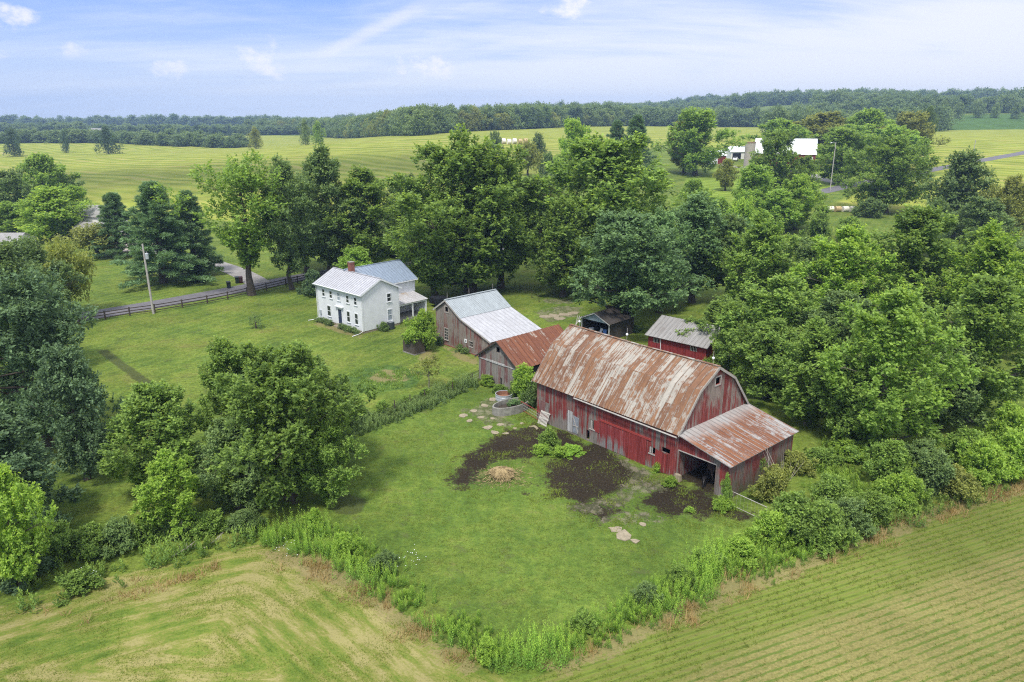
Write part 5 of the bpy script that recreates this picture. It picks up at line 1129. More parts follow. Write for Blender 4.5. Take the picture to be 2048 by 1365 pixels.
# ------------------------------------------------------------------ trees and shrubs, near to far
TREES = [
 # px, ytop, Y, width px, kind, leaves, label, name
 # left edge
 (28, 545, 60, 270, 'big', 'bluegreen', 'huge dark blue green tree at the left edge in front of the lawn', 'maple_tree'),
 (-15, 482, 78, 215, 'big', 'mapledark', 'dark tree at the left edge behind the huge blue green tree', 'maple_tree'),
 (125, 690, 54, 165, 'med', 'bluegreen', 'lower dark tree leaning out at the right side of the huge left tree', 'maple_tree'),
 (-20, 830, 46, 240, 'med', 'bluegreen', 'dark low tree at the left edge under the huge blue green tree', 'maple_tree'),
 (112, 478, 104, 110, 'crab', 'yellowish', 'yellow tinged low tree above the huge dark left tree', 'crab_tree'),
 (45, 475, 96, 150, 'med', 'mapledark', 'dark round tree left of the yellow tinged low tree', 'maple_tree'),
 (-12, 925, 39.5, 150, 'med', 'bright', 'bright green young tree at the lower left edge', 'locust_tree'),
 # middle thicket left of the pasture
 (300, 765, 52, 200, 'upright', 'maple', 'left tree of the thicket left of the pasture', 'maple_tree'),
 (445, 680, 56, 150, 'upright', 'maple', 'tall narrow tree top in the middle of the thicket by the pasture', 'maple_tree'),
 (556, 688, 50.5, 290, 'big', 'maple', 'broad bright tree, biggest of the thicket left of the pasture', 'maple_tree'),
 (672, 762, 57, 110, 'med', 'mapledark', 'dull small leaved tree at the right end of the thicket', 'maple_tree'),
 (325, 905, 46, 140, 'upright', 'bright', 'low front tree at the lower left of the pasture thicket', 'maple_tree'),
 (452, 835, 49.5, 150, 'upright', 'mapledark', 'dark tree in the shaded front of the pasture thicket', 'maple_tree'),
 (648, 840, 50, 120, 'upright', 'maple', 'low tree at the front right of the pasture thicket', 'maple_tree'),
 # beyond the road on the left
 (95, 375, 172, 128, 'conic', 'bright', 'bright green cone shaped tree beside the pale house at far left', 'larch_tree'),
 (75, 308, 215, 120, 'med', 'maple', 'tree crown behind the cone shaped tree at far left', 'maple_tree'),
 (8, 340, 190, 110, 'med', 'mapledark', 'dark tree at the left edge beyond the road', 'maple_tree'),
 (142, 372, 196, 75, 'med', 'bright', 'viny light green tree right of the cone shaped tree', 'maple_tree'),
 (15, 405, 178, 110, 'med', 'light', 'light viny tree at the left edge above the grey roof', 'maple_tree'),
 (115, 345, 225, 90, 'med', 'mapledark', 'dark tree behind the viny light green tree at far left', 'maple_tree'),
 (185, 448, 150, 112, 'crab', 'olive', 'spreading crab apple tree with dark trunk on the far lawn', 'crab_tree'),
 (300, 362, 126, 170, 'pine', 'pine', 'big blue green pine tree behind the utility pole', 'pine_tree'),
 (372, 384, 132, 108, 'pine', 'pine', 'narrower dark pine right of the big pine', 'pine_tree'),
 (222, 385, 150, 105, 'pine', 'pine', 'pine tree left behind the big pine', 'pine_tree'),
 (395, 520, 127, 44, 'pine', 'pine', 'small low pine between the narrow pine and the driveway', 'pine_tree'),
 # behind the white house
 (475, 308, 117, 215, 'locust', 'light', 'tall airy tree with bare leaning trunk left of the white house', 'locust_tree'),
 (562, 316, 121, 120, 'tall', 'mapledark', 'tall dark tree left behind the white house', 'locust_tree'),
 (640, 292, 130, 140, 'tall', 'mapledark', 'tallest dark tree behind the white house', 'maple_tree'),
 (598, 350, 135, 130, 'tall', 'mapledark', 'dark tree filling between the tall trees behind the house', 'maple_tree'),
 (725, 335, 131, 160, 'tall', 'maple', 'green tree directly above the white house chimney', 'maple_tree'),
 (690, 430, 140, 120, 'med', 'mapledark', 'shaded low tree behind the white house roof', 'maple_tree'),
 (712, 497, 121, 110, 'med', 'light', 'low bright tree right behind the house chimney', 'sumac_tree'),
 (625, 540, 117, 60, 'bush', 'bluegreen', 'bluish shrub at the left rear of the white house', 'shrub'),
 (812, 350, 146, 120, 'tall', 'mapledark', 'dark tree at the left side of the big central maple', 'maple_tree'),
 (780, 470, 150, 90, 'med', 'mapledark', 'low dark tree behind the fence right of the house', 'maple_tree'),
 # big trees in the centre
 (935, 262, 119, 320, 'big', 'maple', 'biggest central maple behind the grey shed', 'maple_tree'),
 (1000, 320, 122, 190, 'big', 'maple', 'right shoulder tree of the biggest central maple', 'maple_tree'),
 (865, 385, 116, 165, 'big', 'maple', 'low left limb tree beside the biggest central maple', 'maple_tree'),
 (1215, 272, 124, 340, 'big', 'maple', 'wide round maple right of the biggest central maple', 'maple_tree'),
 (1130, 400, 116, 160, 'med', 'maple', 'lighter low tree between the two big central maples', 'maple_tree'),
 (1095, 350, 150, 130, 'med', 'mapledark', 'dark tree in the gap behind the two central maples', 'maple_tree'),
 (1258, 425, 97, 250, 'walnut', 'walnut', 'dark walnut tree with thick trunk over the open shed', 'walnut_tree'),
 (1400, 390, 112, 170, 'tall', 'walnut', 'dark tall tree right of the walnut above the red shed', 'walnut_tree'),
 # right woods
 (1330, 420, 106, 140, 'med', 'walnut', 'dark tree between the walnut and the red shed', 'walnut_tree'),
 (1470, 430, 112, 120, 'tall', 'mapledark', 'dark tree behind the right woods above the red shed', 'maple_tree'),
 (1530, 425, 103, 170, 'upright', 'maple', 'round green tree at the left end of the right woods', 'maple_tree'),
 (1625, 478, 101, 120, 'med', 'mapledark', 'dark low tree in the gap of the right woods', 'maple_tree'),
 (1700, 452, 95, 175, 'upright', 'bright', 'maple in the middle of the right woods', 'maple_tree'),
 (1850, 415, 95, 225, 'upright', 'maple', 'tallest broad tree in the right woods', 'maple_tree'),
 (1995, 448, 86, 190, 'upright', 'bright', 'bright tree at the right edge of the right woods', 'maple_tree'),
 (2075, 480, 90, 200, 'big', 'mapledark', 'dark tree at the right edge behind the bright one', 'maple_tree'),
 (1565, 550, 77, 200, 'upright', 'maple', 'lush tree right behind the red barn gable', 'maple_tree'),
 (1466, 606, 78.3, 92, 'med', 'maple', 'leafy tree in front of the right end of the red shed', 'maple_tree'),
 (1450, 600, 85.5, 150, 'med', 'maple', 'dark tree hanging over the right end of the red shed', 'maple_tree'),
 (1690, 585, 73, 185, 'upright', 'mapledark', 'green tree behind the lean-to roof', 'maple_tree'),
 (1545, 640, 72, 170, 'med', 'maple', 'lower leafy tree close behind the barn gable', 'maple_tree'),
 (1640, 640, 65, 180, 'upright', 'maple', 'leafy tree close behind the far corner of the lean-to', 'maple_tree'),
 (1715, 715, 61, 150, 'med', 'maple', 'low leafy tree at the right of the lean-to', 'maple_tree'),
 (1800, 575, 60, 245, 'upright', 'light', 'bright foreground tree of the right woods beside the lean-to', 'ash_tree'),
 (1990, 555, 66, 235, 'upright', 'maple', 'big tree at the right edge behind the hedge', 'maple_tree'),
 (1910, 690, 64, 170, 'med', 'mapledark', 'low shaded tree between the two right foreground trees', 'maple_tree'),
 # middle distance, right
 (1400, 218, 292, 140, 'med', 'light', 'pale airy tree in front of the distant red shed', 'locust_tree'),
 (1375, 240, 300, 90, 'med', 'olive', 'olive tree left of the pale airy tree at the farm', 'maple_tree'),
 (1612, 312, 228, 66, 'med', 'maple', 'dark bushy tree hiding the right part of the white roofed barn', 'maple_tree'),
 (1455, 318, 250, 50, 'med', 'olive', 'small olive tree in front of the distant low red shed', 'maple_tree'),
 (1558, 262, 232, 112, 'med', 'maple', 'dark ivy grown tree in front of the white barn roof', 'maple_tree'),
 (1512, 328, 190, 120, 'med', 'light', 'light green round tree below the ivy grown tree', 'maple_tree'),
 (1602, 350, 182, 100, 'med', 'bright', 'vine draped tree right of the light round tree', 'maple_tree'),
 (1560, 380, 178, 110, 'med', 'light', 'low light tree in front of the vine draped tree', 'maple_tree'),
 (1690, 256, 268, 130, 'med', 'maple', 'solid round dark tree by the farm driveway', 'maple_tree'),
 (1792, 272, 208, 158, 'big', 'maple', 'big round tree standing before the country road', 'maple_tree'),
 (1745, 395, 200, 60, 'bush', 'mapledark', 'dark vine clump at the foot of the big round tree', 'bush'),
 (1935, 303, 172, 130, 'conic', 'mapledark', 'dark upright tree left of the right edge by the road', 'maple_tree'),
 (2030, 352, 160, 100, 'med', 'olive', 'olive tree at the right edge below the country road', 'maple_tree'),
 (1975, 395, 150, 130, 'med', 'mapledark', 'dark tree below the upright tree near the right edge', 'maple_tree'),
 (1880, 400, 150, 80, 'med', 'mapledark', 'small dark tree left of the dark upright tree foot', 'maple_tree'),
 (1392, 358, 195, 66, 'med', 'light', 'light small tree above the dark tall tree', 'maple_tree'),
 (1440, 395, 185, 80, 'bush', 'light', 'light bush in front of the farm lawn', 'bush'),
 (1490, 395, 172, 70, 'bush', 'bright', 'bright bush right of the light bush at the farm lawn', 'bush'),
 (1640, 424, 166, 70, 'bush', 'maple', 'bush left of the white wrapped bales behind the woods', 'bush'),
 (1700, 434, 168, 70, 'bush', 'maple', 'bush in front of the white wrapped bales', 'bush'),
 (1565, 238, 345, 120, 'med', 'light', 'olive tree behind the left half of the white barn roof', 'maple_tree'),
 (1650, 224, 360, 130, 'med', 'olive', 'olive tree behind the right end of the white barn roof', 'maple_tree'),
 (1740, 219, 352, 130, 'med', 'light', 'olive tree right of the farm, behind the dark round one', 'maple_tree'),
 (1825, 224, 335, 110, 'med', 'olive', 'pale olive tree left of the mown right field', 'maple_tree'),
 (1700, 250, 330, 120, 'med', 'light', 'lower light tree between the olive trees of the farm', 'maple_tree'),
 (1790, 250, 310, 120, 'med', 'light', 'olive tree right above the big round tree', 'maple_tree'),
 (1862, 213, 400, 38, 'med', 'mapledark', 'small dark tree alone at the corner of the corn field', 'maple_tree'),
 (1148, 238, 268, 82, 'med', 'bright', 'light upright tree beyond the wide central maple', 'maple_tree'),
 (1235, 240, 285, 75, 'pine', 'pine', 'left pine of the dark pine pair beyond the central maple', 'pine_tree'),
 (1275, 232, 280, 85, 'pine', 'pine', 'right pine of the dark pine pair beyond the central maple', 'pine_tree'),
 (990, 262, 380, 30, 'bush', 'far', 'small round bush standing in the far mown field', 'bush'),
 (1076, 266, 370, 34, 'bush', 'far', 'dark bush in the far field left of the light upright tree', 'bush'),
 (1056, 282, 290, 56, 'crab', 'olive', 'small fruit tree on the lawn beyond the central maples', 'crab_tree'),
 (1098, 305, 285, 40, 'bush', 'mapledark', 'dark round bush right of the small fruit tree', 'bush'),
 (608, 238, 505, 28, 'far', 'far', 'grey green tree at the field edge before the far woods', 'tree'),
 (634, 243, 490, 32, 'far', 'light', 'pale round tree alone in the field before the far woods', 'tree'),
 (20, 256, 520, 40, 'far', 'fardark', 'dark tree at the left edge of the far field', 'tree'),
 (126, 262, 560, 18, 'far', 'fardark', 'small dark lone tree in the pale far left field', 'tree'),
 (209, 251, 540, 42, 'far', 'fardark', 'round dark tree clump behind the far left field', 'tree'),
 (508, 254, 540, 30, 'far', 'olive', 'small olive tree at the left foot of the far woods', 'tree'),
]
for px, yt, Y, wp, kd, mt, lb, nm in TREES: T(px, yt, Y, wp, kd, mt, lb, nm)

# shrubs near the buildings
def S(px, py, R, H, kind, mat, label, name='bush', group=None):
    p = at(px, py); return plant(name, kind, p.x, p.y, p.z, R, H, mat, label, 'tree' if 'tree' in name else 'bush', group)
plant('bush', 'vine', -10.9, 88.0, 0, 2.4, 5.0, 'bright', 'dense bright bush growing over the brown outhouse', 'bush')
plant('bush', 'bush', -11.9, 86.9, 1.35, 1.75, 1.9, 'bright', 'leafy vine lying on top of the brown outhouse', 'bush')
S(858, 775, 1.9, 3.4, 'sapling', 'olive', 'thin umbrella shaped young tree in the lawn hedge', 'young_tree')
S(512, 657, 1.3, 2.0, 'sprig', 'mapledark', 'scrubby little dark tree alone on the lawn', 'young_tree')
S(868, 722, .8, .9, 'sprig', 'olive', 'low dry shrub in front of the brown outhouse', 'shrub')
for a, lb in ((1.2, 'leftmost clipped shrub along the house front'), (2.2, 'second clipped shrub left of the house door'), (3.2, 'third clipped shrub left of the house door'), (4.1, 'clipped shrub just left of the house door'), (6.7, 'clipped shrub just right of the house door'), (7.6, 'second clipped shrub right of the house door'), (8.5, 'third clipped shrub right of the house door'), (9.4, 'clipped shrub near the right front corner of the house'), (10.2, 'rightmost low clipped shrub at the house corner')):
    q = Vector((HO[0], HO[1], 0)) + dirs(HT)[0] * a + dirs(HT)[1] * (-.35); plant('shrub', 'shrub', q.x, q.y, 0, .58, .85 if 1.5 < a < 9.8 else .6, 'mapledark', lb, 'shrub', 'clipped shrubs along the house front')
q = Vector((HO[0], HO[1], 0)) + dirs(HT)[0] * (rx + .8) + dirs(HT)[1] * 3.1; plant('shrub', 'bush', q.x, q.y, 0, .85, 1.25, 'mapledark', 'dark pointed shrub left of the air conditioning unit', 'shrub')
S(920, 703, .62, .95, 'shrub', 'mapledark', 'left round shrub of the pair at the grey shed wall', 'shrub', 'round shrubs at the grey shed')
S(930, 708, .6, .8, 'shrub', 'mapledark', 'right round shrub of the pair at the grey shed wall', 'shrub', 'round shrubs at the grey shed')
S(878, 690, .8, 1.1, 'shrub', 'bluegreen', 'dark bluish shrub at the left corner of the grey shed', 'shrub')
S(1050, 808, 1.7, 4.2, 'vine', 'bright', 'tall bright vine between the barn corner and rust roofed shed', 'vine_bush')
S(1064, 815, 1.2, 3.0, 'vine', 'mapledark', 'dark lower vine against the barn corner', 'vine_bush')
S(1033, 795, 1.0, 1.9, 'bush', 'maple', 'weedy bush behind the low round tank', 'bush')
S(975, 770, 1.2, 1.1, 'bush', 'bright', 'weeds at the foot of the rust roofed shed gable', 'bush')
S(1000, 785, .9, .9, 'bush', 'maple', 'lower weeds right along the rust roofed shed gable', 'bush')
S(1098, 895, 1.35, 1.7, 'bush', 'maple', 'biggest weed bush on the manure heap before the barn', 'bush')
S(1085, 908, 1.0, .9, 'bush', 'bright', 'low bright weeds left on the manure heap', 'bush')
S(1120, 912, 1.1, .85, 'bush', 'bright', 'low bright weeds right on the manure heap', 'bush')
S(1145, 905, 1.2, .6, 'bush', 'weed', 'grassy clump at the right side of the manure heap', 'bush')
S(1340, 972, .75, .8, 'bush', 'bright', 'bright weed clump at the left jamb of the lean-to opening', 'bush')
S(1313, 945, .4, .9, 'shrub', 'bright', 'tall thin weed against the barn front wall', 'bush')
S(1446, 1018, .9, 1.0, 'bush', 'bright', 'low weeds at the foot of the right lean-to jamb', 'bush')
S(1450, 1012, .55, 2.6, 'vine', 'maple', 'narrow vine climbing the right jamb of the lean-to', 'vine_bush')
S(1378, 1025, .45, .4, 'shrub', 'bright', 'little weed tuft on the dark ground before the lean-to', 'bush')
S(1510, 960, .8, 2.6, 'vine', 'maple', 'vine climbing the lean-to side wall', 'vine_bush')
HEDGE = [
 (1545, 1000, 1.9, 2.7, 'bush', 'olive', 'pale olive bush with dead twigs beside the lean-to wall'), (1585, 1075, 2.4, 3.3, 'bush', 'maple', 'big bush right of the tube gate'),
 (1545, 1085, 1.8, 2.3, 'bush', 'bright', 'lower bright bush in front of the tube gate end'), (1640, 1085, 2.2, 3.0, 'bush', 'maple', 'broad bush in the middle of the right hedge'),
 (1690, 1065, 2.0, 2.6, 'bush', 'mapledark', 'dark bush right of the broad middle hedge bush'), (1745, 1045, 1.9, 2.4, 'bush', 'maple', 'bush near the right bend of the right hedge'),
 (1665, 1010, 1.9, 2.3, 'bush', 'maple', 'bush behind the broad middle hedge bush'), (1770, 965, 2.2, 3.6, 'vine', 'maple', 'upright bush tree standing out of the right hedge'),
 (1800, 1010, 2.0, 2.6, 'bush', 'bright', 'bright bush below the upright hedge bush'), (1860, 985, 2.2, 3.4, 'bush', 'mapledark', 'dark tall bush right of the upright hedge bush'),
 (1900, 990, 2.0, 2.4, 'bush', 'olive', 'olive bush in the right part of the hedge'), (1960, 960, 2.4, 3.4, 'bush', 'bright', 'bright viny mound at the right hedge end'),
 (2030, 950, 2.6, 3.8, 'bush', 'bright', 'viny mound touching the right edge of the hedge'), (2010, 900, 2.6, 4.2, 'bush', 'bright', 'tall viny mound behind the right hedge end'),
 (1700, 915, 2.2, 1.5, 'bush', 'bright', 'low brambles right behind the lean-to'), (1640, 930, 1.8, 1.5, 'bush', 'maple', 'low brambles along the lean-to end wall'),
 (1740, 885, 2.2, 1.7, 'bush', 'bright', 'bramble mound under the bright foreground tree'), (1840, 930, 2.2, 2.2, 'bush', 'mapledark', 'shaded bush under the right foreground trees'),
 (1930, 915, 2.4, 2.6, 'bush', 'maple', 'bush behind the olive hedge bush'), (1590, 945, 1.5, 1.8, 'bush', 'olive', 'twiggy bush at the right corner of the lean-to'),
 (40, 1165, 2.0, 2.6, 'bush', 'bluegreen', 'dark bush at the lower left edge below the young tree'), (120, 1120, 1.9, 2.7, 'bush', 'maple', 'rounded bush in the lower left hedge'),
 (185, 1110, 1.7, 2.2, 'bush', 'maple', 'bush right of the rounded lower left bush'), (240, 1100, 1.8, 2.2, 'bush', 'mapledark', 'dark bush in the middle of the lower left hedge'),
 (80, 1075, 1.9, 2.4, 'bush', 'bluegreen', 'shaded bush behind the rounded lower left bush'), (300, 1080, 1.6, 1.9, 'bush', 'maple', 'bush under the front tree of the pasture thicket'),
 (360, 1070, 1.5, 1.7, 'bush', 'mapledark', 'shaded bush under the dark thicket tree'), (420, 1065, 1.5, 1.6, 'bush', 'maple', 'bush at the foot of the thicket, centre'),
 (490, 1060, 1.4, 1.5, 'bush', 'mapledark', 'dark bush at the foot of the thicket near the weeds'), (160, 1180, 1.5, 1.3, 'bush', 'maple', 'low bush edging the hay field at lower left'), (-30, 1120, 2.2, 2.8, 'bush', 'bluegreen', 'dark bush cut by the left edge'),
 (690, 1110, 1.0, 1.6, 'bush', 'bright', 'tall bright bush in the left weed strip'), (630, 1065, .8, 1.8, 'vine', 'bright', 'narrow bright sapling bush in the left weed strip'), (770, 1140, 1.0, 1.3, 'bush', 'mapledark', 'dark bush in the left weed strip by the pasture'),
 (1415, 1135, 1.4, 1.3, 'bush', 'maple', 'bush in the weed strip right of the pasture'), (1290, 1205, 1.0, 1.3, 'bush', 'mapledark', 'dark bush in the right weed strip'), (1480, 1120, 1.5, 1.6, 'bush', 'bright', 'bright bush joining weed strip and right hedge'),
 (1360, 1165, 1.0, 1.2, 'bush', 'maple', 'small bush left of the weed strip bush by the pasture'), (975, 1320, .9, 1.4, 'bush', 'bright', 'bright bush at the bottom point of the weed strip'), (1170, 1260, .9, 1.2, 'bush', 'maple', 'bush at the lower right weed strip'),
 (765, 822, .8, 1.1, 'bush', 'maple', 'bush in the lawn hedge beside the wire fence'), (730, 840, .9, 1.1, 'bush', 'mapledark', 'dark bush at the left end of the lawn hedge'), (850, 795, .9, 1.0, 'bush', 'maple', 'bush in the lawn hedge below the umbrella tree'), (905, 778, .8, .9, 'bush', 'maple', 'bush in the lawn hedge near the rust roofed shed'), (700, 860, 1.0, 1.3, 'bush', 'mapledark', 'dark bush where the lawn hedge meets the thicket'),
 (810, 808, .7, .8, 'bush', 'maple', 'low bush in the middle of the lawn hedge'),
 (1350, 685, 1.2, 1.2, 'bush', 'bluegreen', 'bluish bush between the open shed and red shed'), (1270, 665, 1.0, 1.0, 'bush', 'bluegreen', 'bush at the foot of the walnut trunk'),
]
for px, py, R, H, kd, mt, lb in HEDGE: S(px, py, R, H, kd, mt, lb)
p = at(1560, 985); mb = MB(); g = rng(9)
for k in range(14): a = Vector((g.standard_normal() * .4, g.standard_normal() * .3, .2)); e = a + Vector((g.standard_normal() * .7, g.standard_normal() * .5, 2.0 + 1.4 * g.random())); mb.tube([a, a.lerp(e, .5) + Vector((.1, 0, .1)), e], [.035, .022, .006], 5)
o = mb.build('dead_bush', M['deadwood']); o.location = p; tag(o, 'bare grey dead twigs rising beside the lean-to wall', 'bush')

# ---- weeds, dry grass, crop tufts: uncountable ground cover
def scatter(polys, n, seed, jit=.35):
    g = rng(seed); out = []
    for p in polys:
        w_ = polyw(p); lo, hi = w_.min(0), w_.max(0); a_ = 0.0
        A = .5 * abs(np.dot(w_[:, 0], np.roll(w_[:, 1], 1)) - np.dot(w_[:, 1], np.roll(w_[:, 0], 1)))
        k = int(n * A * np.prod(hi - lo) / A) + 10; q = lo + (hi - lo) * g.random((k, 2)); out.append(q[sdist(q, w_) < jit * g.standard_normal(k)])
    return np.concatenate(out)
def clumpy(P_, sc, th, seed, soft=.25):
    v = np.array([mnoise.noise(Vector((x * sc + seed, y * sc, seed))) for x, y in P_]); return v > th + soft * (rng(seed).random(len(P_)) - .5)
def stalks(name, P_, h, mat, seed, nl=22, ll=.2, lw_=.055, kind='weeds', lab=None):
    g = rng(seed); n = len(P_); pn_ = np.array([mnoise.noise(Vector((x * .33 + seed, y * .33, 1.7))) for x, y in P_]); H_ = h * (.62 + .55 * g.random(n)) * np.clip(.85 + 1.1 * pn_, .4, 1.5); k = np.repeat(np.arange(n), nl); N = len(k); f = (np.tile(np.arange(nl), n) + g.random(N)) / nl; a = np.tile(np.arange(nl), n) * 2.4 + g.random(N)
    lean = g.standard_normal((n, 2)) * .12; z = f * H_[k]
    B_ = np.stack([P_[k, 0] + lean[k, 0] * z + .03 * np.cos(a), P_[k, 1] + lean[k, 1] * z + .03 * np.sin(a), z], 1); B_[:, 2] += hgt(B_[:, 0], B_[:, 1])
    up = .6 + 1.3 * f; d = unit(np.stack([np.cos(a), np.sin(a), up], 1)); nr = unit(np.stack([-np.cos(a) * up, -np.sin(a) * up, np.ones(N)], 1) + .3 * g.standard_normal((N, 3)))
    s = ll * (1.25 - .65 * f) * (.8 + .4 * g.random(N)); Q = leaf_quads(B_, d, nr, s, s * (lw_ / ll) * 1.3)
    col = np.stack([np.clip(f * f * .9 + .1 * g.standard_normal(N), 0, 1), np.clip((g.random(n) * .5 + .25 + .9 * pn_)[k] * .7 + .3 * g.random(N), 0, 1), g.random(N), np.ones(N)], 1)
    return tag(link(name, quads_mesh(name, Q, LM[mat], col)), lab, None, None, 'stuff')
def blades(name, P_, h, mat, seed, nb=8, sp=.12, w_=.03, droop=.5, lab=None):
    g = rng(seed); n = len(P_); k = np.repeat(np.arange(n), nb); N = len(k); a = g.random(N) * 6.28; L_ = h * (.5 + .8 * g.random(n))[k] * (.7 + .5 * g.random(N))
    B_ = np.stack([P_[k, 0] + sp * g.standard_normal(N), P_[k, 1] + sp * g.standard_normal(N), np.zeros(N)], 1); B_[:, 2] = hgt(B_[:, 0], B_[:, 1]) - .01
    d = np.stack([np.cos(a) * droop * g.random(N), np.sin(a) * droop * g.random(N), np.ones(N)], 1); side = np.stack([-np.sin(a), np.cos(a), np.zeros(N)], 1) * (w_ * (.6 + .8 * g.random(N)))[:, None]
    Q = np.stack([B_ - side, B_ + side, B_ + unit(d) * L_[:, None]], 1)
    col = np.stack([g.random(N) * .7, np.clip(g.random(n)[k] * .6 + .4 * g.random(N), 0, 1), g.random(N), np.ones(N)], 1)
    return tag(link(name, tris_mesh(name, Q, LM[mat], col)), lab, None, None, 'stuff')
WL = [(500, 1085), (620, 1050), (700, 1075), (760, 1115), (830, 1185), (960, 1262), (1005, 1310), (1000, 1335), (930, 1300), (840, 1245), (740, 1185), (640, 1125)]
WR = [(960, 1275), (1060, 1300), (1180, 1255), (1290, 1190), (1400, 1120), (1500, 1088), (1600, 1095), (1700, 1085), (1560, 1140), (1460, 1170), (1320, 1240), (1180, 1305), (1080, 1350), (1000, 1350)]
WH2 = [(60, 1230), (200, 1185), (380, 1125), (520, 1090), (500, 1060), (380, 1080), (200, 1130), (40, 1190)]
WH3 = [(1700, 1085), (1830, 1050), (1960, 995), (2060, 965), (2060, 940), (1950, 965), (1830, 1020), (1700, 1060)]
P_ = scatter([WL, WR], 17, 3, .45); P_ = P_[clumpy(P_, .55, -.30, 4)]; stalks('goldenrod_weeds', P_, 1.3, 'weed', 5, 36, .15, .046, lab='bright goldenrod weeds in a V around the pasture')
P_ = scatter([WH2], 5, 13, .5); P_ = P_[clumpy(P_, .5, -.05, 14)]; stalks('hedge_weeds', P_, 1.1, 'maple', 15, 22, .24, .08, lab='dark weeds at the foot of the lower left hedge')
P_ = scatter([[(1600, 960), (1635, 905), (1700, 880), (1790, 880), (1900, 925), (1880, 965), (1720, 1000), (1630, 1010)]], 7, 28, .5); P_ = P_[clumpy(P_, .4, -.15, 29)]; stalks('bramble_patch', P_, .8, 'bright', 27, 20, .2, .08, lab='green brambles between lean-to and right hedge')
P_ = scatter([WH3], 6, 23, .5); stalks('hedge_weeds', P_, 1.0, 'maple', 25, 20, .24, .07, lab='weeds at the foot of the right hedge')
P_ = scatter([[(690, 856), (745, 836), (850, 792), (945, 758), (954, 776), (860, 818), (760, 856), (700, 880)]], 22, 33, .3); stalks('hedge_weeds', P_, .95, 'mapledark', 35, 18, .2, .08, lab='low weeds along the wire fence of the lawn')
DG = [TAN[4], TAN[5], [(70, 1240), (220, 1195), (420, 1130), (440, 1140), (230, 1210), (80, 1255)]]
P_ = scatter(DG, 7, 43, .5); P_ = P_[clumpy(P_, .45, .0, 44)]; blades('dry_grass', P_, .55, 'dry', 45, 16, .2, .022, 1.3, lab='tan dry grass between weeds and fields')
P_ = scatter([HAY], 26, 53, .3); P_ = P_[(P_[:, 1] > 27) & (np.abs(P_[:, 0]) < 40)]; P_ = P_[clumpy(P_, .35, -.02, 54, .5)]; blades('hay_field_grass', P_, .13, 'grass', 55, 6, .16, .016, 3.2, lab='short regrowing grass on the hay field')
# drilled rows on the right
w_ = polyw(CROP); lo = np.array([-2., 26.]); hi = np.array([70., 75.]); cn2 = np.array([cn_.x, cn_.y]); cd2 = np.array([cd_.x, cd_.y]); g = rng(63)
rows = []
c0, c1 = sorted((min(w_ @ cn2), max(w_ @ cn2))); 
for r in np.arange(math.floor(c0 / .52) * .52, c1, .52):
    s_ = np.arange(min(w_ @ cd2), max(w_ @ cd2), .2); s_ = s_ + .08 * g.standard_normal(len(s_)); q = cd2 * s_[:, None] + cn2 * (r + .13 + .05 * g.standard_normal((len(s_), 1))); rows.append(q)
P_ = np.concatenate(rows); P_ = P_[np.all((P_ > lo) & (P_ < hi), axis=1)]; P_ = P_[sdist(P_, w_) < 0]; inb = sdist(P_, polyw(CROPBROWN)) < 0
P1 = P_[~inb]; P1 = P1[clumpy(P1, .5, -.25, 64, .5)]; blades('crop_rows', P1, .20, 'grass', 65, 9, .09, .018, 3.0, lab='green drilled crop rows nearest the right hedge')
P1 = P_[inb]; P1 = P1[clumpy(P1, .3, .05, 66, .7)]; blades('crop_rows', P1, .15, 'grass', 67, 6, .06, .016, 3.0, lab='sparse crop rows on the brown field at lower right')
P_ = scatter([PASTURE], 20, 73, .3); P_ = P_[sdist(P_, polyw(DIRT[0])) > .2]; P_ = P_[clumpy(P_, .6, -.1, 74, .6)]; blades('pasture_grass', P_, .11, 'grass', 75, 6, .14, .02, 2.4, lab='short grass tufts on the pasture')
P_ = scatter([MOTTLE[0]], 12, 83, .4); P_ = P_[clumpy(P_, .42, .10, 84, .25)]; blades('yard_weeds', P_, .22, 'grass', 85, 10, .16, .03, 2.0, lab='weed tufts on the dark manure ground')
P_ = scatter([WEEDY[0]], 10, 93, .2); P_ = P_[clumpy(P_, .6, .0, 94, .3)]; blades('patch_weeds', P_, .3, 'maple', 95, 12, .16, .05, 1.5, lab='weedy patch around the bare spot on the lawn')
g = rng(99); P_ = np.array([[at(x, y).x, at(x, y).y] for x, y in [(824 + 30 * g.standard_normal() * .5, 1135 + 12 * g.standard_normal()) for _ in range(20)] + [(180 + 12 * g.standard_normal(), 1168 + 5 * g.standard_normal()) for _ in range(22)] + [(575 + 18 * g.standard_normal(), 1120 + 9 * g.standard_normal()) for _ in range(18)]])
N = len(P_); B_ = np.c_[P_, .7 + .4 * g.random(N)]; o = link('white_flowers', quads_mesh('white_flowers', leaf_quads(B_, unit(g.standard_normal((N, 3)) * [1, 1, .2]), np.tile([0., 0, 1], (N, 1)), np.full(N, .075), np.full(N, .06)), M['trim'])); tag(o, 'small white wildflowers in the weed strips', None, None, 'stuff')

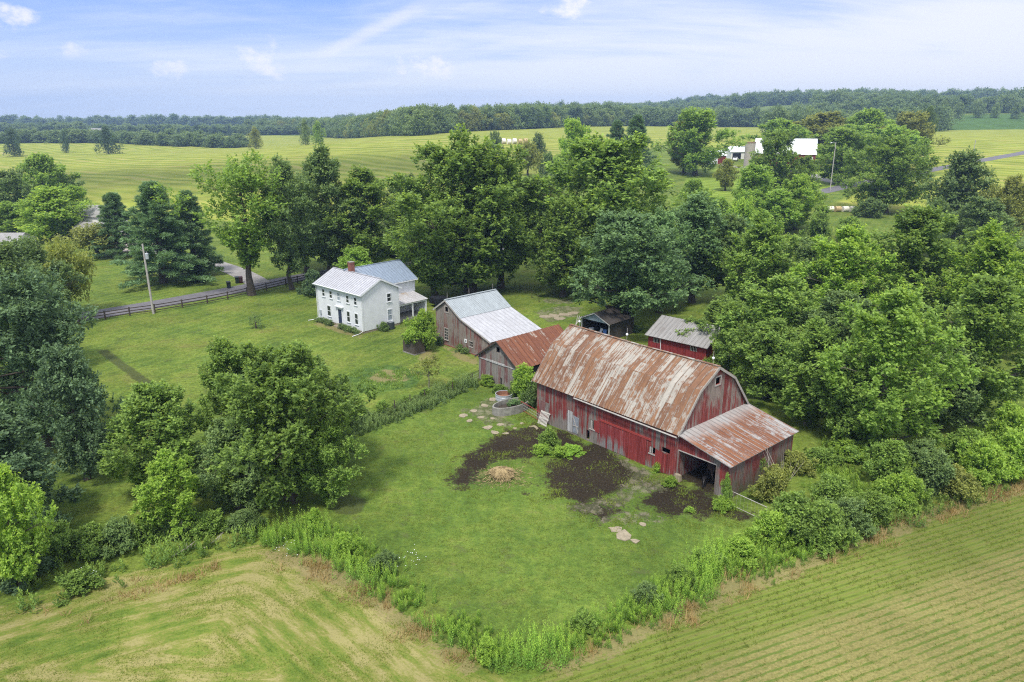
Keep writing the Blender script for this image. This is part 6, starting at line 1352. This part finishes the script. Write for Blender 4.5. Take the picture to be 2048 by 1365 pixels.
# ------------------------------------------------------------------ distant woods
def far_tree(x, y, h, r, mat, label, group):
    return plant('tree', 'far', x, y, float(hgt(x, y)), r, h, mat, label, 'tree', group)
WOODS = [  # front edge in pixels (base line), tree height in metres, depth rows
 ([(495, 271), (600, 268), (700, 276), (840, 272)], 19, 'first row of the dark woods beyond the big field'),
 ([(840, 270), (960, 262), (1110, 256)], 19, 'first row of the woods beyond the central field'),
 ([(1110, 255), (1300, 252), (1500, 250)], 18, 'first row of the woods behind the farm fields'),
]
gw = rng(123); MASS = []
def mass(x, y, h, r): MASS.append((x, y, h, r))
for ln, h, lb in WOODS:
    pts = [at(*q) for q in ln]
    for a, b_ in zip(pts[:-1], pts[1:]):
        n = max(1, int((b_ - a).length / 8.5))
        for i in range(n):
            q = a.lerp(b_, (i + gw.random() * .6) / n); far_tree(q.x, q.y + 3 * gw.random(), h * (.6 + .45 * gw.random()), 7.6 + 3.6 * gw.random(), ('far', 'far', 'fardark', 'olive', 'mapledark', 'far')[int(gw.random() * 6)], 'tree standing in the ' + lb, lb)
        for row in range(1, 6):
            for i in range(n):
                q = a.lerp(b_, (i + gw.random()) / n); mass(q.x + 3 * gw.standard_normal(), q.y + row * 9 + 3 * gw.standard_normal(), h * (.80 + .26 * gw.random()), 6.5 + 2.5 * gw.random())
def belt(ln, h, dens, rows, seed, r=6):
    g = rng(seed)
    for (x0, Y0), (x1, Y1) in zip(ln[:-1], ln[1:]):
        L_ = math.hypot(x1 - x0, Y1 - Y0); n = max(1, int(L_ / dens))
        for row in range(rows):
            for i in range(n):
                f = (i + g.random()) / n; mass(x0 + (x1 - x0) * f + 4 * g.standard_normal(), Y0 + (Y1 - Y0) * f + row * 11 + 4 * g.standard_normal(), h * (.78 + .28 * g.random()) * (1 + .35 * mnoise.noise(Vector((x0 + (x1 - x0) * f, seed * 7.0, row * 40.0)) / 55)), r * (1.05 + .6 * g.random()))
def X(px, Y): return ((px - CX) / F * Y / (CP), Y)
belt([X(-150, 700), X(120, 720), X(300, 700), X(510, 640)], 10.5, 9, 4, 201)
belt([X(-200, 1000), X(200, 1050), X(520, 1000), X(900, 1050)], 12.5, 11, 4, 202, 7)
belt([X(1040, 760), X(1300, 800), X(1650, 800), X(1900, 850), X(2250, 850)], 18, 10, 4, 203, 6.5)
belt([X(1500, 560), X(1640, 590), X(1830, 640)], 17, 10, 3, 204, 6)
belt([X(1000, 1150), X(1400, 1250), X(1800, 1300), X(2250, 1200)], 21, 13, 5, 205, 8)
belt([X(1600, 950), X(1750, 980)], 22, 9, 4, 206, 8); belt([X(1960, 900), X(2060, 870), X(2200, 860)], 24, 9, 4, 207, 7)
belt([X(700, 1500), X(1200, 1600), X(1700, 1700), X(2400, 1600)], 22, 16, 4, 208, 10)
belt([X(-300, 1500), X(300, 1600), X(800, 1500)], 20, 16, 3, 209, 10)
for px, py in ((160, 278), (262, 276), (285, 277), (330, 276), (360, 276), (395, 275), (430, 273), (460, 273)):
    q = at(px, py); far_tree(q.x, q.y, 11 + 4 * gw.random(), 5 + 2 * gw.random(), 'fardark', 'dark tree in the row along the far left field', 'dark trees along the far left field')
for px, py in ((1885, 236), (1915, 237), (1955, 236), (1990, 236), (2030, 238)):
    q = at(px, py); far_tree(q.x, q.y, 13 + 3 * gw.random(), 6.5 + 2 * gw.random(), 'far', 'pale tree in the row behind the green corn field', 'trees behind the corn field')
Ql, Cl = [], []
for v in range(5):
    Qv, Cv, _, _ = crown_geo(300 + v, 8.0, 15, .3, 22, 20, 4, .55, lobe=(.28, .5), elong=.15, lw=1.2, flat=.9, prof='dome'); Ql.append(Qv); Cl.append(Cv)
QQ, CC = [], []
for i, (x, y, h, r) in enumerate(MASS):
    v = i % 5; a = i * 1.7; R_ = np.array([[math.cos(a), -math.sin(a), 0], [math.sin(a), math.cos(a), 0], [0, 0, 1]]); q = (Ql[v] * [r * 1.4 / 8, r * 1.4 / 8, h * 1.06 / 15]) @ R_.T + [x, y, float(hgt(x, y))]
    c_ = Cl[v].copy(); c_[:, 1] = np.clip(c_[:, 1] * .6 + .4 * gw.random(), 0, 1); c_[:, 0] *= gw.random(); QQ.append(q); CC.append(c_)
fw_ = link('far_woods', quads_mesh('far_woods', np.concatenate(QQ).astype(np.float32), LM['far'], np.concatenate(CC))); tag(fw_, 'distant woods closing the horizon behind the fields', None, None, 'stuff')

# ------------------------------------------------------------------ a fair weather cloud high outside the picture; its shade lies on the far field
mb = MB(); q = at(490, 338); cc = Vector((q.x, q.y, 0)) + SUN_DIR * (420 / SUN_DIR.z); me = bpy.data.meshes.new('cloud'); V_, F_ = [], []
g = rng(7)
import bmesh
bm = bmesh.new()
for k in range(26):
    f = k / 25; o_ = Vector(((f - .5) * 230, (f - .5) * 20 + g.standard_normal() * 24, g.standard_normal() * 8)); r = 30 + 14 * g.random()
    bmesh.ops.create_icosphere(bm, subdivisions=3, radius=1.0, matrix=Matrix.Translation(o_) @ Matrix.Diagonal((r * 1.2, r, r * .5, 1)))
for v in bm.verts: v.co += v.co.normalized() * 6 * mnoise.noise(v.co * .06)
bm.to_mesh(me); bm.free(); cm_, ct_, cb_2 = new_mat('cloud_vapour'); tr_ = ct_.n.new('ShaderNodeBsdfTransparent'); mx_ = ct_.n.new('ShaderNodeMixShader'); mx_.inputs[0].default_value = .19; cb_2.inputs['Base Color'].default_value = (.9, .9, .9, 1)
ct_.l.new(tr_.outputs[0], mx_.inputs[1]); ct_.l.new(cb_2.outputs[0], mx_.inputs[2]); ct_.l.new(mx_.outputs[0], ct_.n['Material Output'].inputs[0]); me.materials.append(cm_); o = link('cloud', me); o.location = cc; o['kind'] = 'structure'

# ------------------------------------------------------------------ haze
HAZE = 0.00022
if HAZE:
    mb = MB(); mb.box((-2500, -90, -2.5), (2500, 3500, 92)); hz = mb.build('haze', None); hz['kind'] = 'stuff'
    hm = bpy.data.materials.new('haze'); hm.use_nodes = True; hn = hm.node_tree; hn.nodes.clear(); ho_ = hn.nodes.new('ShaderNodeOutputMaterial'); pv = hn.nodes.new('ShaderNodeVolumePrincipled')
    pv.inputs['Color'].default_value = (.42, .62, .98, 1); pv.inputs['Density'].default_value = HAZE; pv.inputs['Anisotropy'].default_value = .2
    hn.links.new(pv.outputs[0], ho_.inputs['Volume']); hz.data.materials.append(hm)
